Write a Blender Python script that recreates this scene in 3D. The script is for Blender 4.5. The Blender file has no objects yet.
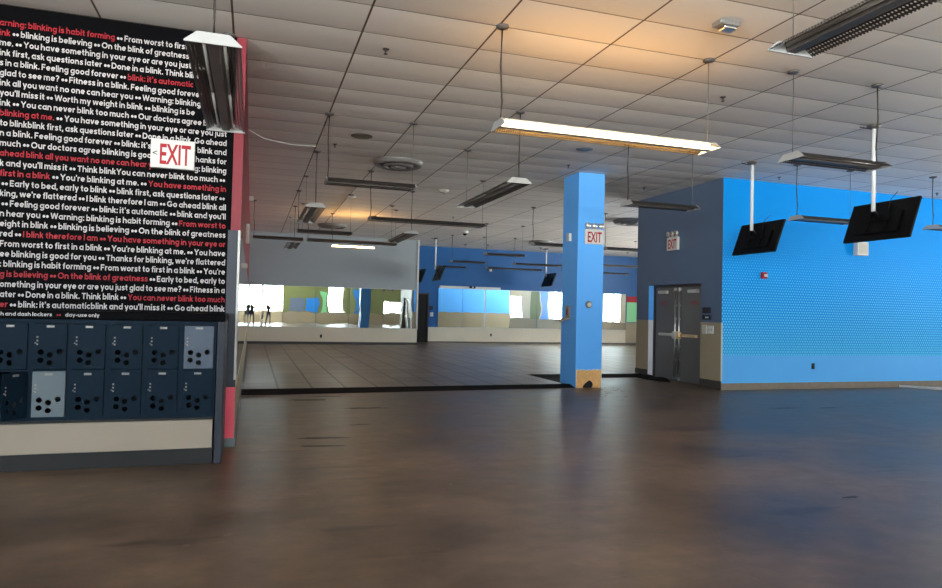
import bpy, bmesh, math, random
from mathutils import Vector, Matrix
random.seed(7)
S = bpy.context.scene
COL = S.collection
PI = math.pi
H = 4.186            # ceiling height
# ------------------------------------------------------------------ camera
CAM = Vector((0, 0, 1.434))
yaw, pit, rol = 0.314678446, 0.0252176475, 0.0235001353
Fv = Vector((math.sin(yaw)*math.cos(pit), math.cos(yaw)*math.cos(pit), math.sin(pit)))
R0 = Vector((math.cos(yaw), -math.sin(yaw), 0)); U0 = R0.cross(Fv)
Rv = math.cos(rol)*R0 + math.sin(rol)*U0
Uv = -math.sin(rol)*R0 + math.cos(rol)*U0
cd = bpy.data.cameras.new('camera'); cam = bpy.data.objects.new('camera', cd); COL.objects.link(cam)
M = Matrix((Rv, Uv, -Fv)).transposed().to_4x4(); M.translation = CAM
cam.matrix_world = M
cd.sensor_width = 36; cd.lens = 672.9/942*36; cd.clip_start = .05; cd.clip_end = 300
S.camera = cam

# ------------------------------------------------------------------ materials
def srgb(r, g, b):
    f = lambda c: (c/255/12.92 if c/255 <= .04045 else ((c/255+.055)/1.055)**2.4)
    return (f(r), f(g), f(b), 1)

def mat(name, col, rough=.6, metal=0, spec=.5, var=.06, vscale=3.0, bump=0, bscale=40):
    m = bpy.data.materials.new(name); m.use_nodes = True
    nt = m.node_tree; N = nt.nodes; L = nt.links
    b = N['Principled BSDF']
    b.inputs['Roughness'].default_value = rough; b.inputs['Metallic'].default_value = metal
    b.inputs['Specular IOR Level'].default_value = spec
    tc = N.new('ShaderNodeTexCoord'); nz = N.new('ShaderNodeTexNoise')
    nz.inputs['Scale'].default_value = vscale; nz.inputs['Detail'].default_value = 4
    L.new(tc.outputs['Object'], nz.inputs['Vector'])
    mx = N.new('ShaderNodeMix'); mx.data_type = 'RGBA'
    mx.inputs[6].default_value = tuple(max(0, c*(1-var)) for c in col[:3])+(1,)
    mx.inputs[7].default_value = tuple(min(1, c*(1+var)) for c in col[:3])+(1,)
    L.new(nz.outputs['Fac'], mx.inputs[0]); L.new(mx.outputs[2], b.inputs['Base Color'])
    if bump:
        n2 = N.new('ShaderNodeTexNoise'); n2.inputs['Scale'].default_value = bscale; n2.inputs['Detail'].default_value = 3
        L.new(tc.outputs['Object'], n2.inputs['Vector'])
        bp = N.new('ShaderNodeBump'); bp.inputs['Strength'].default_value = bump; bp.inputs['Distance'].default_value = .01
        L.new(n2.outputs['Fac'], bp.inputs['Height']); L.new(bp.outputs['Normal'], b.inputs['Normal'])
    return m

def math_node(nt, op, a, b=None, c=None):
    n = nt.nodes.new('ShaderNodeMath'); n.operation = op
    for i, v in enumerate((a, b, c)):
        if v is None: continue
        if isinstance(v, (int, float)): n.inputs[i].default_value = v
        else: nt.links.new(v, n.inputs[i])
    return n.outputs[0]

def emis(name, col, strength):
    m = bpy.data.materials.new(name); m.use_nodes = True
    nt = m.node_tree; nt.nodes.clear()
    e = nt.nodes.new('ShaderNodeEmission'); e.inputs[0].default_value = col; e.inputs[1].default_value = strength
    o = nt.nodes.new('ShaderNodeOutputMaterial'); nt.links.new(e.outputs[0], o.inputs[0])
    return m

def ceiling_mat():
    m = bpy.data.materials.new('ceiling_tile'); m.use_nodes = True
    nt = m.node_tree; N = nt.nodes; L = nt.links; b = N['Principled BSDF']
    tc = N.new('ShaderNodeTexCoord'); sp = N.new('ShaderNodeSeparateXYZ'); L.new(tc.outputs['Object'], sp.inputs[0])
    X, Y = sp.outputs[0], sp.outputs[1]
    fx = math_node(nt, 'FRACT', math_node(nt, 'DIVIDE', math_node(nt, 'SUBTRACT', X, 0.9647-1.2192*40), 1.2192))
    fy = math_node(nt, 'FRACT', math_node(nt, 'DIVIDE', math_node(nt, 'SUBTRACT', Y, 6.0421-.6096*100), .6096))
    dx = math_node(nt, 'MULTIPLY', math_node(nt, 'MINIMUM', fx, math_node(nt, 'SUBTRACT', 1, fx)), 1.2192)
    dy = math_node(nt, 'MULTIPLY', math_node(nt, 'MINIMUM', fy, math_node(nt, 'SUBTRACT', 1, fy)), .6096)
    lx = math_node(nt, 'LESS_THAN', dx, .010); ly = math_node(nt, 'LESS_THAN', dy, .0075)
    line = math_node(nt, 'MAXIMUM', lx, math_node(nt, 'MULTIPLY', ly, .9))
    # each tile its own faint tone
    ix = math_node(nt, 'FLOOR', math_node(nt, 'DIVIDE', math_node(nt, 'SUBTRACT', X, 0.9647-1.2192*40), 1.2192))
    iy = math_node(nt, 'FLOOR', math_node(nt, 'DIVIDE', math_node(nt, 'SUBTRACT', Y, 6.0421-.6096*100), .6096))
    cv = N.new('ShaderNodeCombineXYZ'); L.new(ix, cv.inputs[0]); L.new(iy, cv.inputs[1])
    wn = N.new('ShaderNodeTexWhiteNoise'); wn.noise_dimensions = '3D'; L.new(cv.outputs[0], wn.inputs['Vector'])
    t1 = N.new('ShaderNodeMix'); t1.data_type = 'RGBA'
    t1.inputs[6].default_value = (.70, .665, .65, 1); t1.inputs[7].default_value = (.80, .765, .75, 1)
    L.new(wn.outputs['Value'], t1.inputs[0])
    t2 = N.new('ShaderNodeMix'); t2.data_type = 'RGBA'; t2.inputs[7].default_value = (.11, .075, .065, 1)
    L.new(t1.outputs[2], t2.inputs[6]); L.new(line, t2.inputs[0])
    L.new(t2.outputs[2], b.inputs['Base Color'])
    b.inputs['Roughness'].default_value = .62; b.inputs['Specular IOR Level'].default_value = .35
    # tiles sag a little between the cross tees, lines sit recessed
    sag = math_node(nt, 'MULTIPLY', math_node(nt, 'MULTIPLY', fy, math_node(nt, 'SUBTRACT', 1, fy)), -.028)
    rel = math_node(nt, 'ADD', sag, math_node(nt, 'MULTIPLY', line, .004))
    nz = N.new('ShaderNodeTexNoise'); nz.inputs['Scale'].default_value = 160; L.new(tc.outputs['Object'], nz.inputs['Vector'])
    rel = math_node(nt, 'ADD', rel, math_node(nt, 'MULTIPLY', nz.outputs['Fac'], .0012))
    bp = N.new('ShaderNodeBump'); bp.inputs['Strength'].default_value = 1; bp.inputs['Distance'].default_value = 1.0
    bp.invert = True
    L.new(rel, bp.inputs['Height']); L.new(bp.outputs['Normal'], b.inputs['Normal'])
    return m

def concrete_mat():
    m = bpy.data.materials.new('sealed_concrete'); m.use_nodes = True
    nt = m.node_tree; N = nt.nodes; L = nt.links; b = N['Principled BSDF']
    tc = N.new('ShaderNodeTexCoord')
    mp = N.new('ShaderNodeMapping'); mp.inputs['Scale'].default_value = (.75, 1.0, 1); L.new(tc.outputs['Object'], mp.inputs[0])
    n1 = N.new('ShaderNodeTexNoise'); n1.inputs['Scale'].default_value = .9; n1.inputs['Detail'].default_value = 7; n1.inputs['Roughness'].default_value = .62
    L.new(mp.outputs[0], n1.inputs['Vector'])
    cr = N.new('ShaderNodeValToRGB')
    e = cr.color_ramp.elements
    e[0].position = .30; e[0].color = (.050, .033, .025, 1)
    e[1].position = .72; e[1].color = (.195, .137, .100, 1)
    e2 = e.new(.5); e2.color = (.118, .082, .060, 1)
    L.new(n1.outputs['Fac'], cr.inputs[0])
    # dark scuffs dragged along the width and small pale chips
    mp2 = N.new('ShaderNodeMapping'); mp2.inputs['Scale'].default_value = (.55, 3.2, 1); L.new(tc.outputs['Object'], mp2.inputs[0])
    n2 = N.new('ShaderNodeTexNoise'); n2.inputs['Scale'].default_value = 1.1; n2.inputs['Detail'].default_value = 3; L.new(mp2.outputs[0], n2.inputs['Vector'])
    r2 = N.new('ShaderNodeValToRGB'); r2.color_ramp.elements[0].position = .63; r2.color_ramp.elements[1].position = .69
    L.new(n2.outputs['Fac'], r2.inputs[0])
    m1 = N.new('ShaderNodeMix'); m1.data_type = 'RGBA'; m1.inputs[7].default_value = (.011, .009, .009, 1)
    L.new(cr.outputs[0], m1.inputs[6]); L.new(math_node(nt, 'MULTIPLY', r2.outputs[0], .4), m1.inputs[0])
    n3 = N.new('ShaderNodeTexNoise'); n3.inputs['Scale'].default_value = 7; n3.inputs['Detail'].default_value = 2; L.new(tc.outputs['Object'], n3.inputs['Vector'])
    r3 = N.new('ShaderNodeValToRGB'); r3.color_ramp.elements[0].position = .70; r3.color_ramp.elements[1].position = .74
    L.new(n3.outputs['Fac'], r3.inputs[0])
    m2 = N.new('ShaderNodeMix'); m2.data_type = 'RGBA'; m2.inputs[7].default_value = (.17, .13, .11, 1)
    L.new(m1.outputs[2], m2.inputs[6]); L.new(math_node(nt, 'MULTIPLY', r3.outputs[0], .6), m2.inputs[0])
    n5 = N.new('ShaderNodeTexNoise'); n5.inputs['Scale'].default_value = 3.4; n5.inputs['Detail'].default_value = 8; n5.inputs['Roughness'].default_value = .7; L.new(mp.outputs[0], n5.inputs['Vector'])
    r5 = N.new('ShaderNodeValToRGB'); r5.color_ramp.elements[0].position = .3; r5.color_ramp.elements[1].position = .7
    r5.color_ramp.elements[0].color = (.70, .68, .67, 1); r5.color_ramp.elements[1].color = (1.30, 1.28, 1.26, 1)
    L.new(n5.outputs['Fac'], r5.inputs[0])
    m5 = N.new('ShaderNodeMix'); m5.data_type = 'RGBA'; m5.blend_type = 'MULTIPLY'; m5.inputs[0].default_value = 1
    L.new(m2.outputs[2], m5.inputs[6]); L.new(r5.outputs[0], m5.inputs[7]); L.new(m5.outputs[2], b.inputs['Base Color'])
    rr = N.new('ShaderNodeMapRange'); rr.inputs['To Min'].default_value = .34; rr.inputs['To Max'].default_value = .46
    rr.inputs['From Min'].default_value = .3; rr.inputs['From Max'].default_value = .7
    L.new(n1.outputs['Fac'], rr.inputs[0]); L.new(rr.outputs[0], b.inputs['Roughness'])
    b.inputs['Specular IOR Level'].default_value = .36
    n4 = N.new('ShaderNodeTexNoise'); n4.inputs['Scale'].default_value = 5; n4.inputs['Detail'].default_value = 4; L.new(mp.outputs[0], n4.inputs['Vector'])
    bp = N.new('ShaderNodeBump'); bp.inputs['Strength'].default_value = .12; bp.inputs['Distance'].default_value = .02
    L.new(n4.outputs['Fac'], bp.inputs['Height']); L.new(bp.outputs['Normal'], b.inputs['Normal'])
    return m

def rubber_mat():
    m = bpy.data.materials.new('rubber_tile'); m.use_nodes = True
    nt = m.node_tree; N = nt.nodes; L = nt.links; b = N['Principled BSDF']
    tc = N.new('ShaderNodeTexCoord'); sp = N.new('ShaderNodeSeparateXYZ'); L.new(tc.outputs['Object'], sp.inputs[0])
    fx = math_node(nt, 'FRACT', math_node(nt, 'DIVIDE', math_node(nt, 'ADD', sp.outputs[0], 20*.565-.469), .565))
    fy = math_node(nt, 'FRACT', math_node(nt, 'DIVIDE', math_node(nt, 'SUBTRACT', sp.outputs[1], 12.68-.86*10), .86))
    dx = math_node(nt, 'MULTIPLY', math_node(nt, 'MINIMUM', fx, math_node(nt, 'SUBTRACT', 1, fx)), .565)
    dy = math_node(nt, 'MULTIPLY', math_node(nt, 'MINIMUM', fy, math_node(nt, 'SUBTRACT', 1, fy)), .86)
    line = math_node(nt, 'MAXIMUM', math_node(nt, 'LESS_THAN', dx, .02), math_node(nt, 'MULTIPLY', math_node(nt, 'LESS_THAN', dy, .03), .6))
    ix = math_node(nt, 'FLOOR', math_node(nt, 'DIVIDE', math_node(nt, 'ADD', sp.outputs[0], 20*.565-.469), .565))
    iy = math_node(nt, 'FLOOR', math_node(nt, 'DIVIDE', math_node(nt, 'SUBTRACT', sp.outputs[1], 12.68-.86*10), .86))
    cv = N.new('ShaderNodeCombineXYZ'); L.new(ix, cv.inputs[0]); L.new(iy, cv.inputs[1])
    wn = N.new('ShaderNodeTexWhiteNoise'); wn.noise_dimensions = '3D'; L.new(cv.outputs[0], wn.inputs['Vector'])
    t = N.new('ShaderNodeMix'); t.data_type = 'RGBA'
    t.inputs[6].default_value = (.125, .092, .072, 1); t.inputs[7].default_value = (.19, .142, .110, 1)
    L.new(wn.outputs['Value'], t.inputs[0])
    t2 = N.new('ShaderNodeMix'); t2.data_type = 'RGBA'; t2.inputs[7].default_value = (.01, .008, .007, 1)
    L.new(t.outputs[2], t2.inputs[6]); L.new(line, t2.inputs[0]); L.new(t2.outputs[2], b.inputs['Base Color'])
    b.inputs['Roughness'].default_value = .42
    nz = N.new('ShaderNodeTexNoise'); nz.inputs['Scale'].default_value = 2.5; nz.inputs['Detail'].default_value = 5; L.new(tc.outputs['Object'], nz.inputs['Vector'])
    bp = N.new('ShaderNodeBump'); bp.inputs['Strength'].default_value = .3; bp.inputs['Distance'].default_value = .02
    L.new(nz.outputs['Fac'], bp.inputs['Height']); L.new(bp.outputs['Normal'], b.inputs['Normal'])
    return m

def halftone_mat():
    """printed wallpaper: hexagon dots that grow towards the floor over a blue ground"""
    m = bpy.data.materials.new('blue_halftone_wallpaper'); m.use_nodes = True
    nt = m.node_tree; N = nt.nodes; L = nt.links; b = N['Principled BSDF']
    tc = N.new('ShaderNodeTexCoord'); sp = N.new('ShaderNodeSeparateXYZ'); L.new(tc.outputs['Object'], sp.inputs[0])
    px, pz = .062, .062*math.sqrt(3)
    def lattice(ox, oz):
        u = math_node(nt, 'SUBTRACT', math_node(nt, 'FRACT', math_node(nt, 'ADD', math_node(nt, 'DIVIDE', sp.outputs[0], px), ox+50)), .5)
        v = math_node(nt, 'SUBTRACT', math_node(nt, 'FRACT', math_node(nt, 'ADD', math_node(nt, 'DIVIDE', sp.outputs[2], pz), oz+50)), .5)
        u = math_node(nt, 'MULTIPLY', u, px); v = math_node(nt, 'MULTIPLY', v, pz)
        return math_node(nt, 'SQRT', math_node(nt, 'ADD', math_node(nt, 'MULTIPLY', u, u), math_node(nt, 'MULTIPLY', v, v)))
    d = math_node(nt, 'MINIMUM', lattice(0, 0), lattice(.5, .5))
    rad = N.new('ShaderNodeMapRange'); rad.inputs['From Min'].default_value = 3.3; rad.inputs['From Max'].default_value = .7
    rad.inputs['To Min'].default_value = 0; rad.inputs['To Max'].default_value = .027
    L.new(sp.outputs[2], rad.inputs[0])
    dot = math_node(nt, 'LESS_THAN', d, rad.outputs[0])
    mx = N.new('ShaderNodeMix'); mx.data_type = 'RGBA'
    mx.inputs[6].default_value = srgb(0, 137, 224); mx.inputs[7].default_value = srgb(88, 194, 248)
    L.new(dot, mx.inputs[0]); L.new(mx.outputs[2], b.inputs['Base Color'])
    b.inputs['Roughness'].default_value = .55; b.inputs['Specular IOR Level'].default_value = .1
    return m

def perforated_mat(name, col, open_=.105):
    m = bpy.data.materials.new(name); m.use_nodes = True
    nt = m.node_tree; N = nt.nodes; L = nt.links; b = N['Principled BSDF']
    b.inputs['Base Color'].default_value = col; b.inputs['Roughness'].default_value = .45
    tc = N.new('ShaderNodeTexCoord'); sp = N.new('ShaderNodeSeparateXYZ'); L.new(tc.outputs['Object'], sp.inputs[0])
    p = .024
    u = math_node(nt, 'SUBTRACT', math_node(nt, 'FRACT', math_node(nt, 'ADD', math_node(nt, 'DIVIDE', sp.outputs[0], p), 100)), .5)
    v = math_node(nt, 'SUBTRACT', math_node(nt, 'FRACT', math_node(nt, 'ADD', math_node(nt, 'DIVIDE', sp.outputs[1], p), 100)), .5)
    d = math_node(nt, 'ADD', math_node(nt, 'MULTIPLY', u, u), math_node(nt, 'MULTIPLY', v, v))
    hole = math_node(nt, 'LESS_THAN', d, open_)
    tr = N.new('ShaderNodeBsdfTransparent'); ms = N.new('ShaderNodeMixShader')
    L.new(hole, ms.inputs[0]); L.new(b.outputs[0], ms.inputs[1]); L.new(tr.outputs[0], ms.inputs[2])
    L.new(ms.outputs[0], N['Material Output'].inputs[0])
    return m

def mirror_mat(name, tint, wave):
    m = bpy.data.materials.new(name); m.use_nodes = True
    nt = m.node_tree; N = nt.nodes; L = nt.links; b = N['Principled BSDF']
    b.inputs['Base Color'].default_value = tint; b.inputs['Metallic'].default_value = 1; b.inputs['Roughness'].default_value = .012
    tc = N.new('ShaderNodeTexCoord'); mp = N.new('ShaderNodeMapping'); mp.inputs['Scale'].default_value = (1, 1, .45)
    L.new(tc.outputs['Object'], mp.inputs[0])
    nz = N.new('ShaderNodeTexNoise'); nz.inputs['Scale'].default_value = 1.6; nz.inputs['Detail'].default_value = 1
    L.new(mp.outputs[0], nz.inputs['Vector'])
    bp = N.new('ShaderNodeBump'); bp.inputs['Strength'].default_value = 1; bp.inputs['Distance'].default_value = wave
    L.new(nz.outputs['Fac'], bp.inputs['Height']); L.new(bp.outputs['Normal'], b.inputs['Normal'])
    return m

def glass_mat():
    m = bpy.data.materials.new('window_glass'); m.use_nodes = True
    nt = m.node_tree; N = nt.nodes; L = nt.links; N.clear()
    t = N.new('ShaderNodeBsdfTransparent'); t.inputs[0].default_value = (.93, .96, .96, 1)
    g = N.new('ShaderNodeBsdfGlossy'); g.inputs['Roughness'].default_value = .02
    ms = N.new('ShaderNodeMixShader'); ms.inputs[0].default_value = .06
    o = N.new('ShaderNodeOutputMaterial')
    L.new(t.outputs[0], ms.inputs[1]); L.new(g.outputs[0], ms.inputs[2]); L.new(ms.outputs[0], o.inputs[0])
    return m

K = {}
K['ceiling'] = ceiling_mat(); K['floor'] = concrete_mat(); K['rubber'] = rubber_mat(); K['halftone'] = halftone_mat()
K['black_rubber'] = mat('black_rubber', (.007, .0065, .007, 1), .8, spec=.1)
K['blue'] = mat('blue_paint', srgb(92,170,250), .42, spec=.18, var=.03, vscale=1.2)
K['crumb'] = mat('pale_plaster', srgb(150, 136, 124), .9, spec=.1, var=.2)
K['scuff'] = mat('dark_scuff', srgb(38, 31, 28), .5, spec=.3)
K['lit_khaki'] = mat('lit_khaki_paint', srgb(206, 204, 214), .5, spec=.18)  # khaki paint with window light mixed into its colour
K['deep_blue'] = mat('deep_blue_paint', srgb(34, 84, 140), .45, spec=.18, var=.03, vscale=1.2)
K['shaded_blue'] = mat('shaded_blue_paint', srgb(84,100,126), .45, spec=.18, var=.03, vscale=1.2)  # blue paint of the block with shade mixed into its colour
K['blue_band'] = mat('blue_band_paint', srgb(92,178,250), .4, spec=.18, var=.03)
K['gray'] = mat('gray_paint', srgb(142,150,158), .6, spec=.18, var=.03)
K['khaki'] = mat('khaki_paint', srgb(150,138,118), .5, spec=.18, var=.04)
K['cream'] = mat('cream_panel', srgb(206, 196, 178), .5, spec=.18, var=.04)
K['red'] = mat('red_paint', srgb(122,44,56), .45, spec=.18, var=.04)
K['pink'] = mat('coral_red_paint', srgb(240,100,122), .45, spec=.18, var=.04)
K['base'] = mat('dark_cove_base', srgb(52, 50, 50), .5)
K['basegray'] = mat('gray_cove_base', srgb(104, 116, 126), .5)
K['baseconc'] = mat('bare_plaster_strip', srgb(128, 116, 104), .8, var=.2, vscale=9)
K['darkgray'] = mat('charcoal_paint', srgb(62, 66, 78), .45, spec=.18)
K['black_print'] = mat('black_print', srgb(6,6,9), .6, spec=.03, var=.03)
K['white_print'] = mat('white_print', srgb(184,181,186), .5, spec=.18, var=0)
K['red_print'] = mat('red_print', srgb(156,32,46), .5, spec=.18, var=0)
K['green'] = mat('green_paint', srgb(116,124,84), .5, spec=.18)
K['palegreen'] = mat('pale_green_board', srgb(132, 208, 150), .5)
K['white'] = mat('white_paint', srgb(194,195,196), .45, var=.02)
K['offwhite'] = mat('aged_white_plastic', srgb(176,172,166), .5, var=.02)
K['navy'] = mat('navy_powder_coat', srgb(15,31,45), .45, spec=.04, var=.06, vscale=6)
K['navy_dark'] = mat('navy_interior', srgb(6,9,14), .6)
K['silver_door'] = mat('silver_grey_door_face', srgb(92,103,111), .45, spec=.14, var=.05)  # one lower door, greyer and lighter than the navy ones
K['slate_door'] = mat('slate_door_face', srgb(76,86,102), .45, spec=.14, var=.08)  # one upper door, greyer and lighter than the navy ones
K['chrome'] = mat('brushed_chrome', (.62, .62, .62, 1), .28, 1, var=.02)
K['brass'] = mat('brass', (.62, .45, .26, 1), .32, 1, var=.02)
K['frame_navy'] = mat('slate_laminate', srgb(46,49,59), .45, spec=.14, var=.05)
K['birch'] = mat('pale_laminate', srgb(134,122,110), .5, var=.07, vscale=2.0)
K['toe'] = mat('charcoal_toe_kick', srgb(34,35,37), .45, spec=.14)
K['fixture'] = mat('grey_fixture_metal', srgb(92, 86, 84), .42, .3, var=.03)
K['fixture_cap'] = mat('pale_fixture_end', srgb(158,160,164), .4, var=.02)
K['tube_off'] = mat('unlit_tube', srgb(170, 168, 166), .3, var=0)
K['perf'] = perforated_mat('perforated_steel', srgb(48, 44, 44))
K['perf_lit'] = perforated_mat('perforated_steel_lit', srgb(104, 82, 46), .17)  # wing steel of the lit lamps, warm glow put into its colour
K['tube_lit'] = emis('lit_tube', (1, .78, .46, 1), 22)
K['cable'] = mat('dark_cable', srgb(44, 36, 36), .6)
K['wire'] = mat('steel_wire', srgb(92, 88, 88), .4, .5)
K['canopy'] = mat('canopy_metal', srgb(92, 90, 92), .4, .4)
K['pole'] = mat('white_steel_pole', srgb(216, 220, 226), .4, var=.02)
K['tv'] = mat('black_plastic', srgb(6,6,9), .4, spec=.2, var=.05)
K['screen'] = mat('black_screen', srgb(6, 6, 9), .08, var=0)
K['door'] = mat('charcoal_door', srgb(86,86,88), .42, var=.04)
K['doorframe'] = mat('dark_door_frame', srgb(48, 46, 48), .5)
K['osb'] = mat('exposed_tan_plaster', srgb(206, 160, 104), .85, var=.35, vscale=22, bump=.5, bscale=60)
K['hole'] = mat('dark_hole', (.006, .005, .005, 1), .9)
K['diffuser'] = mat('grey_diffuser', srgb(122,120,120), .45, .2, var=.03)
K['glass'] = glass_mat()
K['mirror'] = mirror_mat('wavy_mirror', (.86, .93, .91, 1), .003)
K['mirror_side'] = mirror_mat('side_mirror', (.86, .88, .87, 1), .002)
K['winframe'] = mat('aluminium_window_frame', srgb(150, 150, 150), .4, .5)
K['skin'] = mat('skin', srgb(190, 140, 112), .5)
K['cloth_dark'] = mat('charcoal_cloth', srgb(40, 42, 50), .85)
K['cloth_jeans'] = mat('dark_jeans', srgb(40, 50, 72), .85)
K['hair'] = mat('dark_hair', srgb(30, 22, 18), .7)
K['poster_blue'] = mat('blue_poster', srgb(40, 130, 220), .4)
K['panel_slate'] = mat('slate_panel', srgb(96, 112, 140), .4)
K['asphalt'] = mat('pale_pavement', srgb(190, 190, 188), .9)

# ------------------------------------------------------------------ mesh helpers
class MB:
    def __init__(s): s.bm = bmesh.new(); s.mi = 0
    def m(s, i): s.mi = i; return s
    def _tag(s, faces):
        for f in faces: f.material_index = s.mi
    def box(s, x0, y0, z0, x1, y1, z1):
        v = [s.bm.verts.new((x, y, z)) for z in (z0, z1) for y in (y0, y1) for x in (x0, x1)]
        fs = [(0, 2, 3, 1), (4, 5, 7, 6), (0, 1, 5, 4), (2, 6, 7, 3), (0, 4, 6, 2), (1, 3, 7, 5)]
        s._tag([s.bm.faces.new([v[i] for i in f]) for f in fs]); return s
    def bevbox(s, x0, y0, z0, x1, y1, z1, w=.004, seg=2):
        b2 = bmesh.new()
        v = [b2.verts.new((x, y, z)) for z in (z0, z1) for y in (y0, y1) for x in (x0, x1)]
        for f in [(0, 2, 3, 1), (4, 5, 7, 6), (0, 1, 5, 4), (2, 6, 7, 3), (0, 4, 6, 2), (1, 3, 7, 5)]: b2.faces.new([v[i] for i in f])
        bmesh.ops.bevel(b2, geom=b2.edges[:], offset=w, segments=seg, affect='EDGES', profile=.5)
        s.add(b2); return s
    def add(s, b2, mtx=None):
        mp = {}
        for v in b2.verts: mp[v] = s.bm.verts.new(mtx @ v.co if mtx else v.co)
        out = []
        for f in b2.faces:
            try: nf = s.bm.faces.new([mp[v] for v in f.verts]); nf.smooth = f.smooth; out.append(nf)
            except ValueError: pass
        s._tag(out); b2.free(); return s
    def prism(s, pts, axis, a, b):
        """closed outline pts (two coordinates) pushed along axis from a to b"""
        def P(p, t):
            return {'X': (t, p[0], p[1]), 'Y': (p[0], t, p[1]), 'Z': (p[0], p[1], t)}[axis]
        A = [s.bm.verts.new(P(p, a)) for p in pts]; B = [s.bm.verts.new(P(p, b)) for p in pts]
        n = len(pts); fs = [s.bm.faces.new(A[::-1]), s.bm.faces.new(B)]
        fs += [s.bm.faces.new((A[i], A[(i+1) % n], B[(i+1) % n], B[i])) for i in range(n)]
        s._tag(fs); return s
    def tube(s, pts, r, n=8, caps=True, rs=None):
        pts = [Vector(p) for p in pts]; rings = []
        for i, p in enumerate(pts):
            d = (pts[min(i+1, len(pts)-1)] - pts[max(i-1, 0)]).normalized()
            u = d.cross(Vector((0, 0, 1)));
            if u.length < 1e-3: u = Vector((1, 0, 0))
            u.normalize(); w = d.cross(u)
            rr = rs[i] if rs else r
            rings.append([s.bm.verts.new(p + rr*(math.cos(2*PI*k/n)*u + math.sin(2*PI*k/n)*w)) for k in range(n)])
        fs = []
        for a, b in zip(rings, rings[1:]):
            for k in range(n):
                f = s.bm.faces.new((a[k], a[(k+1) % n], b[(k+1) % n], b[k])); f.smooth = True; fs.append(f)
        if caps: fs += [s.bm.faces.new(rings[0][::-1]), s.bm.faces.new(rings[-1])]
        s._tag(fs); return s
    def lathe(s, prof, c=(0, 0, 0), n=32, axis='Z'):
        def P(r, h, t):
            a, b = r*math.cos(t), r*math.sin(t)
            q = {'Z': (a, b, h), 'Y': (a, h, b), 'X': (h, a, b)}[axis]
            return (q[0]+c[0], q[1]+c[1], q[2]+c[2])
        rings = [[s.bm.verts.new(P(max(r, 1e-4), h, 2*PI*k/n)) for k in range(n)] for r, h in prof]
        fs = []
        for a, b in zip(rings, rings[1:]):
            for k in range(n):
                f = s.bm.faces.new((a[k], a[(k+1) % n], b[(k+1) % n], b[k])); f.smooth = True; fs.append(f)
        fs += [s.bm.faces.new(rings[0][::-1]), s.bm.faces.new(rings[-1])]
        s._tag(fs); return s
    def build(s, name, mats, parent=None, off=None, recalc=True):
        if recalc: bmesh.ops.recalc_face_normals(s.bm, faces=s.bm.faces[:])
        if off is not None: bmesh.ops.translate(s.bm, vec=-Vector(off), verts=s.bm.verts[:])
        me = bpy.data.meshes.new(name); s.bm.to_mesh(me); s.bm.free()
        for m_ in (mats if isinstance(mats, (list, tuple)) else [mats]): me.materials.append(m_ if not isinstance(m_, str) else K[m_])
        o = bpy.data.objects.new(name, me); COL.objects.link(o)
        if parent: o.parent = parent
        return o

def empty(name, loc=(0, 0, 0), rz=0):
    o = bpy.data.objects.new(name, None); COL.objects.link(o); o.empty_display_size = .1
    o.location = loc; o.rotation_euler.z = rz; return o
def tag(o, label=None, cat=None, group=None, kind=None):
    if label: o['label'] = label
    if cat: o['category'] = cat
    if group: o['group'] = group
    if kind: o['kind'] = kind
    return o
def struct(o, label=None):
    o['kind'] = 'structure'
    if label: o['label'] = label
    return o
def one(name, mb, mats, label, cat, origin, group=None, kind=None):
    """a thing that is a single mesh, its origin at its base"""
    o = mb.build(name, mats, None, origin); o.location = origin
    return tag(o, label, cat, group, kind)
def kids(o): return [c for c in COL.objects if c.parent == o]
def copy_tree(o, parent=None):
    c = o.copy(); COL.objects.link(c)
    if parent: c.parent = parent
    for ch in kids(o): copy_tree(ch, c)
    return c

def text_curve(s, size, bold=.0, extrude=.0006, res=2):
    cu = bpy.data.curves.new('t', 'FONT'); cu.body = s; cu.size = size; cu.offset = bold; cu.extrude = extrude
    cu.resolution_u = res; cu.fill_mode = 'BOTH'
    return cu
def text_mesh(s, size, bold=0, extrude=.0006, res=2):
    cu = text_curve(s, size, bold, extrude, res)
    o = bpy.data.objects.new('t', cu)
    me = bpy.data.meshes.new_from_object(o)
    bpy.data.objects.remove(o); bpy.data.curves.remove(cu)
    return me
def text_width(s, size):
    def w(t):
        me = text_mesh(t, size, 0, 0, 1); xs = [v.co.x for v in me.vertices]
        r = max(xs) - min(xs) if xs else 0; l = min(xs) if xs else 0
        bpy.data.meshes.remove(me); return r, l
    return w('|' + s + '|')[0] - w('||')[0]
def text_obj(name, s, size, m_, parent, mtx, bold=0, extrude=.0006, xs=1):
    me = text_mesh(s, size, bold, extrude); me.transform(mtx @ Matrix.Diagonal((xs, 1, 1, 1)))
    me.materials.clear(); me.materials.append(K[m_]); me.name = name
    o = bpy.data.objects.new(name, me); COL.objects.link(o)
    if parent: o.parent = parent
    return o
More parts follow.
